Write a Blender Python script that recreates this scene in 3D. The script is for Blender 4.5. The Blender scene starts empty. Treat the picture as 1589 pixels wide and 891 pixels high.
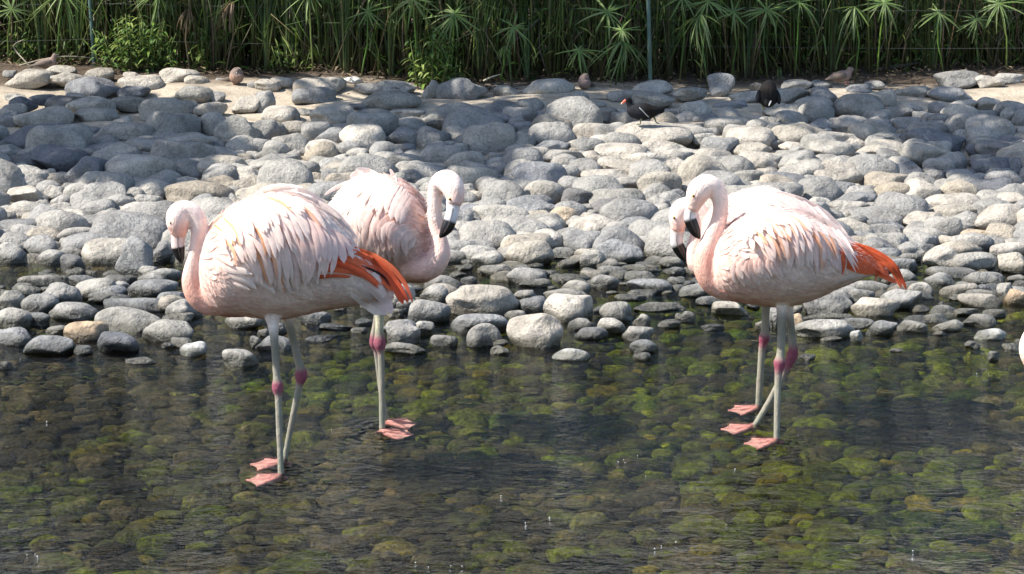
import bpy, bmesh, math, random
import numpy as np
from mathutils import Vector, Matrix, kdtree, noise

random.seed(7); RNG = np.random.default_rng(7)
SC = bpy.context.scene
COL = SC.collection
R = math.radians

# ------------------------------------------------------------------ camera, light, exposure
F = 3600.0; CX, CY = 794.5, 445.5; CAMZ = 1.5
PITCH = math.atan2(605.5, F)
cam_d = bpy.data.cameras.new('camera'); cam = bpy.data.objects.new('camera', cam_d); COL.objects.link(cam)
cam.location = (0, 0, CAMZ); cam.rotation_euler = (math.pi/2 - PITCH, 0, 0)
cam_d.sensor_width = 36; cam_d.lens = F/1589*36; cam_d.clip_start = .1; cam_d.clip_end = 2000
SC.camera = cam

SUN = Vector((-0.70, -0.10, 0.80)).normalized()
SUN_EL = math.asin(SUN.z); SUN_ROT = math.atan2(SUN.x, SUN.y)
world = bpy.data.worlds.new('World'); SC.world = world; world.use_nodes = True
wn = world.node_tree; wn.nodes.clear()
sky = wn.nodes.new('ShaderNodeTexSky'); sky.sky_type = 'NISHITA'; sky.sun_disc = False
sky.sun_elevation = SUN_EL; sky.sun_rotation = SUN_ROT; sky.air_density = 1.0; sky.dust_density = 1.0
bg = wn.nodes.new('ShaderNodeBackground'); bg.inputs['Strength'].default_value = 0.13
wo = wn.nodes.new('ShaderNodeOutputWorld')
wn.links.new(sky.outputs[0], bg.inputs[0]); wn.links.new(bg.outputs[0], wo.inputs[0])
sl = bpy.data.lights.new('sun', 'SUN'); sl.energy = 4.9; sl.angle = R(.5); sl.color = (1, .94, .85)
so = bpy.data.objects.new('sun', sl); COL.objects.link(so); so.rotation_euler = SUN.to_track_quat('Z', 'Y').to_euler()
so.location = (-20, 5, 25)
SC.view_settings.view_transform = 'Standard'; SC.view_settings.look = 'None'
SC.view_settings.exposure = 1.12; SC.view_settings.gamma = 1
SC.render.engine = 'CYCLES'
SC.cycles.use_denoising = True; SC.cycles.max_bounces = 8; SC.cycles.transparent_max_bounces = 16
SC.cycles.caustics_reflective = False; SC.cycles.caustics_refractive = False
SC.cycles.sample_clamp_indirect = 6

# ------------------------------------------------------------------ projection helpers (photo pixel -> world)
FWD = Vector((0, math.cos(PITCH), -math.sin(PITCH))); UP = Vector((0, math.sin(PITCH), math.cos(PITCH))); RT = Vector((1, 0, 0))
CAMP = Vector((0, 0, CAMZ))
def ray(px, py):
    return FWD + RT*((px-CX)/F) + UP*(-(py-CY)/F)
def P(px, py, Y):
    d = ray(px, py); return CAMP + d*(Y/d.y)
def scale_at(p):
    return F/((Vector(p)-CAMP).dot(FWD))
def smooth(a, b, x):
    t = min(1, max(0, (x-a)/(b-a))); return t*t*(3-2*t)
def ground_z(x, Y):
    if Y < 9.9:
        return -0.05 + 0.05*smooth(8.9, 9.9, Y)
    t = (Y-9.9)/4.9
    if t < 1: return 0.42*(t*.55+.45*t*t*(3-2*t))
    return 0.42 + 0.01*(Y-14.8)
def hit(px, py, lift=0.0):
    d = ray(px, py); lo = 3.0
    Y = 3.0
    while Y < 40:
        p = CAMP + d*(Y/d.y)
        if p.z <= ground_z(p.x, Y)+lift: return p
        Y += 0.02
    return CAMP + d*(40/d.y)
def hit_z(px, py, z):
    d = ray(px, py); return CAMP + d*((z-CAMZ)/d.z)

# ------------------------------------------------------------------ scene helpers
def tag(o, label=None, cat=None, group=None, kind=None):
    if label: o['label'] = label
    if cat: o['category'] = cat
    if group: o['group'] = group
    if kind: o['kind'] = kind
    return o
def link(o, parent=None):
    COL.objects.link(o)
    if parent: o.parent = parent
    return o
def empty(name, loc):
    o = bpy.data.objects.new(name, None); COL.objects.link(o); o.location = loc; o.empty_display_size = .05
    return o
def mesh_obj(name, verts, faces, mat, parent=None, origin=None, smooth_sh=True, cols=None, uvs=None):
    me = bpy.data.meshes.new(name)
    if origin is not None:
        ox = Vector(origin); verts = [(v[0]-ox.x, v[1]-ox.y, v[2]-ox.z) for v in verts]
    me.from_pydata([tuple(v) for v in verts], [], faces)
    if smooth_sh: me.polygons.foreach_set('use_smooth', [True]*len(me.polygons))
    if cols is not None:
        at = me.color_attributes.new('Col', 'FLOAT_COLOR', 'POINT')
        at.data.foreach_set('color', np.array([(c[0], c[1], c[2], 1) for c in cols], dtype=np.float32).ravel())
    me.update(); me.materials.append(mat)
    o = bpy.data.objects.new(name, me); link(o, parent)
    return o

# ------------------------------------------------------------------ material helpers
class NT:
    def __init__(s, name):
        s.m = bpy.data.materials.new(name); s.m.use_nodes = True; s.t = s.m.node_tree; s.t.nodes.clear()
        s.out = s.n('ShaderNodeOutputMaterial')
    def n(s, ty, **kw):
        nd = s.t.nodes.new(ty)
        for k, v in kw.items(): setattr(nd, k, v)
        return nd
    def l(s, a, b): s.t.links.new(a, b)
    def noise(s, vec, scale, detail=4, rough=.55, dist=0):
        n = s.n('ShaderNodeTexNoise'); n.inputs['Scale'].default_value = scale; n.inputs['Detail'].default_value = detail
        n.inputs['Roughness'].default_value = rough; n.inputs['Distortion'].default_value = dist
        if vec is not None: s.l(vec, n.inputs['Vector'])
        return n.outputs[0]
    def ramp(s, fac, stops):
        r = s.n('ShaderNodeValToRGB'); e = r.color_ramp.elements
        while len(e) < len(stops): e.new(.5)
        for q, (p, c) in zip(e, stops):
            q.position = p; q.color = (c, c, c, 1) if not hasattr(c, '__len__') else (*c, 1)
        s.l(fac, r.inputs[0]); return r.outputs[0]
    def mix(s, fac, a, b, mode='MIX'):
        m = s.n('ShaderNodeMix', data_type='RGBA', blend_type=mode)
        for sock, v in ((0, fac), (6, a), (7, b)):
            if hasattr(v, 'links') or hasattr(v, 'is_linked'): s.l(v, m.inputs[sock])
            elif sock == 0: m.inputs[0].default_value = v
            else: m.inputs[sock].default_value = (*v, 1)
        return m.outputs[2]
    def math(s, op, a, b=None, c=None):
        m = s.n('ShaderNodeMath', operation=op)
        for i, v in enumerate((a, b, c)):
            if v is None: continue
            if hasattr(v, 'is_linked'): s.l(v, m.inputs[i])
            else: m.inputs[i].default_value = v
        return m.outputs[0]
    def bump(s, h, strength, dist=.01, normal=None):
        b = s.n('ShaderNodeBump'); b.inputs['Strength'].default_value = strength; b.inputs['Distance'].default_value = dist
        s.l(h, b.inputs['Height'])
        if normal: s.l(normal, b.inputs['Normal'])
        return b.outputs[0]
    def bsdf(s, color, rough=.8, normal=None, spec=.3):
        b = s.n('ShaderNodeBsdfPrincipled')
        if hasattr(color, 'is_linked'): s.l(color, b.inputs['Base Color'])
        else: b.inputs['Base Color'].default_value = (*color, 1)
        if hasattr(rough, 'is_linked'): s.l(rough, b.inputs['Roughness'])
        else: b.inputs['Roughness'].default_value = rough
        b.inputs['Specular IOR Level'].default_value = spec
        if normal: s.l(normal, b.inputs['Normal'])
        return b
    def done(s, b):
        s.l(b.outputs[0] if hasattr(b, 'outputs') else b, s.out.inputs[0]); return s.m

def mat_stone(name, island=False, mossy=False):
    t = NT(name)
    geo = t.n('ShaderNodeNewGeometry'); oi = t.n('ShaderNodeObjectInfo')
    rnd = geo.outputs['Random Per Island'] if island else oi.outputs['Random']
    off = t.n('ShaderNodeVectorMath', operation='MULTIPLY_ADD')
    cmb = t.n('ShaderNodeCombineXYZ')
    for i, k in enumerate((17.3, 41.7, 29.1)): t.l(t.math('MULTIPLY', rnd, k), cmb.inputs[i])
    add = t.n('ShaderNodeVectorMath', operation='ADD'); t.l(geo.outputs['Position'], add.inputs[0]); t.l(cmb.outputs[0], add.inputs[1])
    v = add.outputs[0]
    if island:
        base = t.ramp(rnd, [(0, (.19, .187, .18)), (.35, (.27, .256, .23)), (.6, (.21, .205, .19)), (.8, (.32, .298, .258)), (1, (.28, .24, .185))])
    else: base = oi.outputs['Color']
    big = t.noise(v, 9, 3, .6)
    col = t.mix(1, base, t.ramp(big, [(.28, .62), (.5, 1.0), (.72, 1.25)]), 'MULTIPLY')
    fine = t.noise(v, 85, 5, .7)
    col = t.mix(1, col, t.ramp(fine, [(.28, .48), (.46, 1.0), (.72, 1.3)]), 'MULTIPLY')
    # thin pale veins
    wv = t.n('ShaderNodeTexWave'); wv.inputs['Scale'].default_value = 3.2; wv.inputs['Distortion'].default_value = 9; wv.inputs['Detail'].default_value = 3
    t.l(v, wv.inputs['Vector'])
    vein = t.ramp(wv.outputs[1], [(.975, 0), (.995, 1)])
    vein = t.math('MULTIPLY', vein, t.ramp(t.noise(v, 3.1), [(.56, 0), (.64, .3)]))
    col = t.mix(vein, col, (.48, .46, .43))
    # bird droppings: sparse white splashes
    sp = t.ramp(t.noise(v, 30, 3, .65, .6), [(.70, 0), (.745, .8)])
    sp = t.math('MULTIPLY', sp, t.ramp(t.noise(v, 4.5), [(.53, 0), (.62, .8)]))
    col = t.mix(sp, col, (.60, .59, .56))
    # wet band at the waterline
    sep = t.n('ShaderNodeSeparateXYZ'); t.l(geo.outputs['Position'], sep.inputs[0])
    wet = t.math('ADD', sep.outputs[2], t.math('MULTIPLY', t.math('SUBTRACT', t.noise(v, 14), .5), .035))
    wet = t.ramp(t.math('MULTIPLY_ADD', wet, 10, .5), [(.68, 1), (.92, 0)])
    front = t.ramp(t.math('MULTIPLY', sep.outputs[1], .1), [(.985, 1), (.999, 0)])   # only stones standing in the stream
    wet = t.math('MULTIPLY', wet, front)
    col = t.mix(wet, col, t.mix(1, col, (.30, .30, .27), 'MULTIPLY'))
    rough = t.math('MULTIPLY_ADD', wet, -.55, .82)
    h = t.math('ADD', t.math('MULTIPLY', t.noise(v, 26, 6, .62), .8), t.math('MULTIPLY', t.noise(v, 140, 3, .6), .12))
    vo = t.n('ShaderNodeTexVoronoi', feature='DISTANCE_TO_EDGE'); vo.inputs['Scale'].default_value = 7
    t.l(v, vo.inputs['Vector'])
    nm = t.bump(h, 1.0, .03)
    return t.done(t.bsdf(col, rough, nm, .3))

def mat_bedstone(name, island=False):
    t = NT(name)
    geo = t.n('ShaderNodeNewGeometry'); oi = t.n('ShaderNodeObjectInfo')
    rnd = geo.outputs['Random Per Island'] if island else oi.outputs['Random']
    pos = geo.outputs['Position']
    stone = t.ramp(rnd, [(0, (.014, .013, .011)), (.3, (.078, .060, .035)), (.55, (.026, .022, .014)), (.8, (.150, .116, .068)), (1, (.070, .040, .020))])
    alg = t.ramp(t.math('FRACT', t.math('MULTIPLY', rnd, 7.7)), [(0, (.050, .078, .005)), (.4, (.140, .152, .008)), (.7, (.016, .034, .004)), (1, (.150, .115, .011))])
    # algae grows in broad patches, more of it to the right of the stream
    zone = t.noise(pos, .95, 3, .55)
    sx = t.n('ShaderNodeSeparateXYZ'); t.l(pos, sx.inputs[0])
    zone = t.math('ADD', zone, t.math('MULTIPLY', sx.outputs[0], .06))
    zone = t.math('ADD', zone, t.math('MULTIPLY', t.math('SUBTRACT', t.noise(pos, 16, 4, .65), .5), .55))
    zone = t.math('ADD', zone, t.math('MULTIPLY', t.math('SUBTRACT', rnd, .5), .28))
    col = t.mix(t.ramp(zone, [(.44, 0), (.60, 1)]), stone, alg)
    col = t.mix(1, col, t.ramp(t.noise(pos, 45, 6, .75, .8), [(.32, .1), (.5, 1), (.68, 2.3)]), 'MULTIPLY')
    col = t.mix(1, col, t.ramp(t.noise(pos, 9, 3, .6), [(.32, .35), (.5, 1), (.68, 1.7)]), 'MULTIPLY')
    nm = t.bump(t.noise(pos, 60, 6, .7), 1.0, .035)
    return t.done(t.bsdf(col, .85, nm, .1))

def mat_col(name, rough=.7, var=.12, vscale=60, bump=.3, bscale=120, spec=.3, transl=0, bd=.004, stretch=None):
    """colour from the mesh's own Col attribute, broken up with a little noise"""
    t = NT(name); at = t.n('ShaderNodeAttribute', attribute_name='Col'); tc = t.n('ShaderNodeTexCoord')
    v = tc.outputs['Object']
    if stretch:
        mp = t.n('ShaderNodeMapping'); mp.inputs['Scale'].default_value = stretch; t.l(v, mp.inputs[0]); v = mp.outputs[0]
    col = t.mix(1, at.outputs['Color'], t.ramp(t.noise(v, vscale, 4), [(.3, 1-var), (.7, 1+var)]), 'MULTIPLY')
    nm = t.bump(t.noise(v, bscale, 4, .6), bump, bd) if bump else None
    b = t.bsdf(col, rough, nm, spec)
    if transl:
        tr = t.n('ShaderNodeBsdfTranslucent'); t.l(col, tr.inputs[0])
        mx = t.n('ShaderNodeMixShader'); mx.inputs[0].default_value = transl
        t.l(b.outputs[0], mx.inputs[1]); t.l(tr.outputs[0], mx.inputs[2]); return t.done(mx)
    return t.done(b)

M = {}
M['stone'] = mat_stone('stone'); M['stone_fill'] = mat_stone('small_stone', True)
M['bed'] = mat_bedstone('mossy_stone'); M['bed_fill'] = mat_bedstone('mossy_pebble', True)
M['skin'] = mat_col('bird_down', .85, .10, 55, .8, 230, .15, .10, .005, (1, 1, .5))
M['feather'] = mat_col('feather', .75, .10, 70, .25, 260, .2, .38, .002)
M['bill'] = mat_col('bill', .35, .10, 60, .1, 90, .5)
M['leaf'] = mat_col('leaf', .55, .25, 30, .2, 80, .35, .25)
M['stalk'] = mat_col('stalk', .6, .25, 20, .2, 80, .3)
M['wood'] = mat_col('bark', .9, .3, 30, .6, 60, .1, 0, .01)
M['leg'] = mat_col('leg_skin', .55, .12, 130, .35, 220, .3, 0, .003)
M['paint'] = mat_col('painted_metal', .45, .15, 25, .1, 60, .4)

def mat_sand():
    t = NT('sand'); geo = t.n('ShaderNodeNewGeometry'); p = geo.outputs['Position']
    sx = t.n('ShaderNodeSeparateXYZ'); t.l(p, sx.inputs[0])
    col = t.ramp(t.noise(p, 7, 5, .6), [(.3, (.30, .25, .19)), (.5, (.42, .36, .28)), (.7, (.50, .43, .34))])
    col = t.mix(1, col, t.ramp(t.noise(p, 120, 4, .7), [(.3, .7), (.7, 1.25)]), 'MULTIPLY')
    soil = t.ramp(t.noise(p, 40, 5, .7), [(.3, (.045, .035, .026)), (.7, (.13, .10, .075))])
    k = t.math('ADD', sx.outputs[1], t.math('MULTIPLY', t.math('SUBTRACT', t.noise(p, 3, 3), .5), 1.0))
    k = t.ramp(t.math('MULTIPLY', k, .05), [(.695, 0), (.72, 1)])
    col = t.mix(k, col, soil)
    dark = t.ramp(t.math('MULTIPLY', sx.outputs[1], .05), [(.545, 1), (.62, 0)])      # damp silt low on the bank
    col = t.mix(t.math('MULTIPLY', dark, .8), col, (.10, .09, .075))
    nm = t.bump(t.noise(p, 55, 6, .7), .8, .02)
    return t.done(t.bsdf(col, .95, nm, .1))
def mat_bedfloor():
    t = NT('dark_stream_floor'); geo = t.n('ShaderNodeNewGeometry'); p = geo.outputs['Position']
    z = t.noise(p, 6, 5, .65)
    col = t.ramp(z, [(.3, (.008, .008, .007)), (.5, (.02, .018, .012)), (.68, (.022, .03, .007))])  # near-black: crevice shade between the bed stones is put into this colour
    nm = t.bump(t.noise(p, 50, 5, .7), .9, .03)
    return t.done(t.bsdf(col, .9, nm, .1))
def mat_water():
    t = NT('stream_water'); geo = t.n('ShaderNodeNewGeometry'); p = geo.outputs['Position']
    mp = t.n('ShaderNodeMapping'); mp.inputs['Scale'].default_value = (.75, 1.0, 1); t.l(p, mp.inputs[0]); v = mp.outputs[0]
    a = t.noise(v, 8, 3, .5, .8); b = t.noise(v, 26, 3, .6, .8); c = t.noise(v, 75, 3, .6, .2)
    sp_ = t.n('ShaderNodeSeparateXYZ'); t.l(p, sp_.inputs[0])
    fl = t.math('MULTIPLY_ADD', sp_.outputs[0], -.55, t.math('MULTIPLY_ADD', sp_.outputs[1], -.6, 3.75))
    fl = t.ramp(fl, [(.0, 0), (.9, 1)])                         # livelier flow at the near left
    calm = t.ramp(t.noise(p, .9, 2), [(.38, .45), (.62, 1.0)])
    h = t.math('ADD', t.math('MULTIPLY', a, 1.0), t.math('ADD', t.math('MULTIPLY', b, .42), t.math('MULTIPLY', c, .18)))
    h = t.math('MULTIPLY', h, t.math('MULTIPLY_ADD', fl, .9, calm))
    for (qx, qy) in ((436, 747), (441, 724), (593, 676), (600, 661), (1205, 691), (1168, 669), (1177, 639)):
        q = hit_z(qx, qy, 0); vd = t.n('ShaderNodeVectorMath', operation='DISTANCE'); t.l(p, vd.inputs[0]); vd.inputs[1].default_value = (q.x, q.y, 0)
        d = vd.outputs['Value']; ring = t.math('MULTIPLY', t.math('SINE', t.math('MULTIPLY', d, 190)), t.math('POWER', 2.718, t.math('MULTIPLY', d, -24)))
        h = t.math('ADD', h, t.math('MULTIPLY', ring, .5))
    nm = t.bump(h, 1.0, .022)
    fr = t.n('ShaderNodeFresnel'); fr.inputs['IOR'].default_value = 1.17; t.l(nm, fr.inputs['Normal'])
    tr = t.n('ShaderNodeBsdfTransparent'); tr.inputs[0].default_value = (.84, .86, .74, 1)
    rf = t.n('ShaderNodeBsdfRefraction'); rf.inputs['IOR'].default_value = 1.13; rf.inputs['Roughness'].default_value = 0; rf.inputs[0].default_value = (.92, .94, .88, 1); h2 = t.math('ADD', t.noise(v, 9, 2, .4, .6), t.math('MULTIPLY', t.noise(v, 24, 1, .4, .4), .22)); nm2 = t.bump(h2, 1.0, .034); t.l(nm2, rf.inputs['Normal'])
    body = t.n('ShaderNodeMixShader'); body.inputs[0].default_value = .06; t.l(tr.outputs[0], body.inputs[1]); t.l(rf.outputs[0], body.inputs[2])
    gl = t.n('ShaderNodeBsdfGlossy'); gl.inputs['Roughness'].default_value = .03; t.l(nm, gl.inputs['Normal'])
    mx = t.n('ShaderNodeMixShader'); t.l(fr.outputs[0], mx.inputs[0]); t.l(body.outputs[0], mx.inputs[1]); t.l(gl.outputs[0], mx.inputs[2])
    return t.done(mx)
M['sand'] = mat_sand(); M['bedfloor'] = mat_bedfloor(); M['water'] = mat_water()

# ------------------------------------------------------------------ ground, stream bed, water
def nonuni(lo, hi, a, b, step, grow=1.35):
    xs = list(np.arange(a, b+1e-6, step)); d = step
    while xs[0] > lo: d *= grow; xs.insert(0, xs[0]-d)
    d = step
    while xs[-1] < hi: d *= grow; xs.append(xs[-1]+d)
    return xs
def grid(name, xs, ys, zf, mat):
    V = [(x, y, zf(x, y)) for y in ys for x in xs]; n = len(xs)
    Fc = [(j*n+i, j*n+i+1, (j+1)*n+i+1, (j+1)*n+i) for j in range(len(ys)-1) for i in range(n-1)]
    return mesh_obj(name, V, Fc, mat)
def bank_z(x, y):
    z = ground_z(x, y)
    if y > 9.95: z += .05*noise.noise(Vector((x*1.3, y*1.3, 0)))*smooth(9.95, 11, y) + .012*noise.noise(Vector((x*6, y*6, 3)))
    return z - .01
xs = nonuni(-300, 300, -5, 5, .1)
stone_bank = tag(grid('stone_bank', xs, [9.9]+nonuni(10, 500, 10, 17, .1)[0:], bank_z, M['sand']), kind='structure')
riverbed = tag(grid('riverbed', xs, nonuni(-300, 9.7, 3.6, 9.7, .1)[:-1]+[9.8, 9.9], lambda x, y: ground_z(x, y) - (.01 if y > 9.85 else .012) + .012*noise.noise(Vector((x*3, y*3, 7))), M['bedfloor']), kind='structure')
water = tag(mesh_obj('stream_water', [(-300, -300, 0), (300, -300, 0), (300, 11.2, 0), (-300, 11.2, 0)], [(0, 1, 2, 3)], M['water'], smooth_sh=False), kind='structure')

# ------------------------------------------------------------------ stone shapes
def ico(sub):
    bm = bmesh.new(); bmesh.ops.create_icosphere(bm, subdivisions=sub, radius=1)
    v = np.array([x.co[:] for x in bm.verts]); f = [[q.index for q in x.verts] for x in bm.faces]; bm.free(); return v, f
def stone_shape(v, rough=1.0):
    p = v.copy(); rng = RNG
    e = rng.uniform(.68, 1.0)
    p = np.sign(p)*np.abs(p)**e
    for _ in range(rng.integers(4, 9)):                     # worn facets
        n = rng.normal(size=3); n /= np.linalg.norm(n); d = rng.uniform(.58, .92)
        s = p@n; over = np.maximum(0, s-d); p -= np.outer(over*rng.uniform(.5, .92), n)
    for k in range(9):                                       # broad lumps
        n = rng.normal(size=3); n /= np.linalg.norm(n); fr = rng.uniform(1.2, 3.8)
        p *= (1 + rough*rng.uniform(.025, .075)/ (fr*.6) * np.sin(fr*(v@n)*2 + rng.uniform(0, 6)))[:, None]
    for k in range(10):                                      # small dents
        n = rng.normal(size=3); n /= np.linalg.norm(n); w = rng.uniform(.03, .12)
        p *= (1 - rough*rng.uniform(-.02, .05)*np.exp(-(1-v@n)/w))[:, None]
    lo, hi = p.min(0), p.max(0); p = (p-(lo+hi)/2)/((hi-lo)/2)
    return p
V4, F4 = ico(4); V2, F2 = ico(3); V1, F1 = ico(2)
STONES = []
for i in range(34):
    p = stone_shape(V4)
    me = bpy.data.meshes.new('stone'); me.from_pydata(p.tolist(), [], F4)
    me.polygons.foreach_set('use_smooth', [True]*len(F4)); me.materials.append(M['stone']); STONES.append(me)
LOW = [stone_shape(V2) for _ in range(16)]; TINY = [stone_shape(V1, 1.3) for _ in range(14)]
BEDM = []
for i in range(14):
    p = stone_shape(V2, 1.3)
    me = bpy.data.meshes.new('mossy_stone'); me.from_pydata(p.tolist(), [], F2)
    me.polygons.foreach_set('use_smooth', [True]*len(F2)); me.materials.append(M['bed']); BEDM.append(me)

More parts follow.
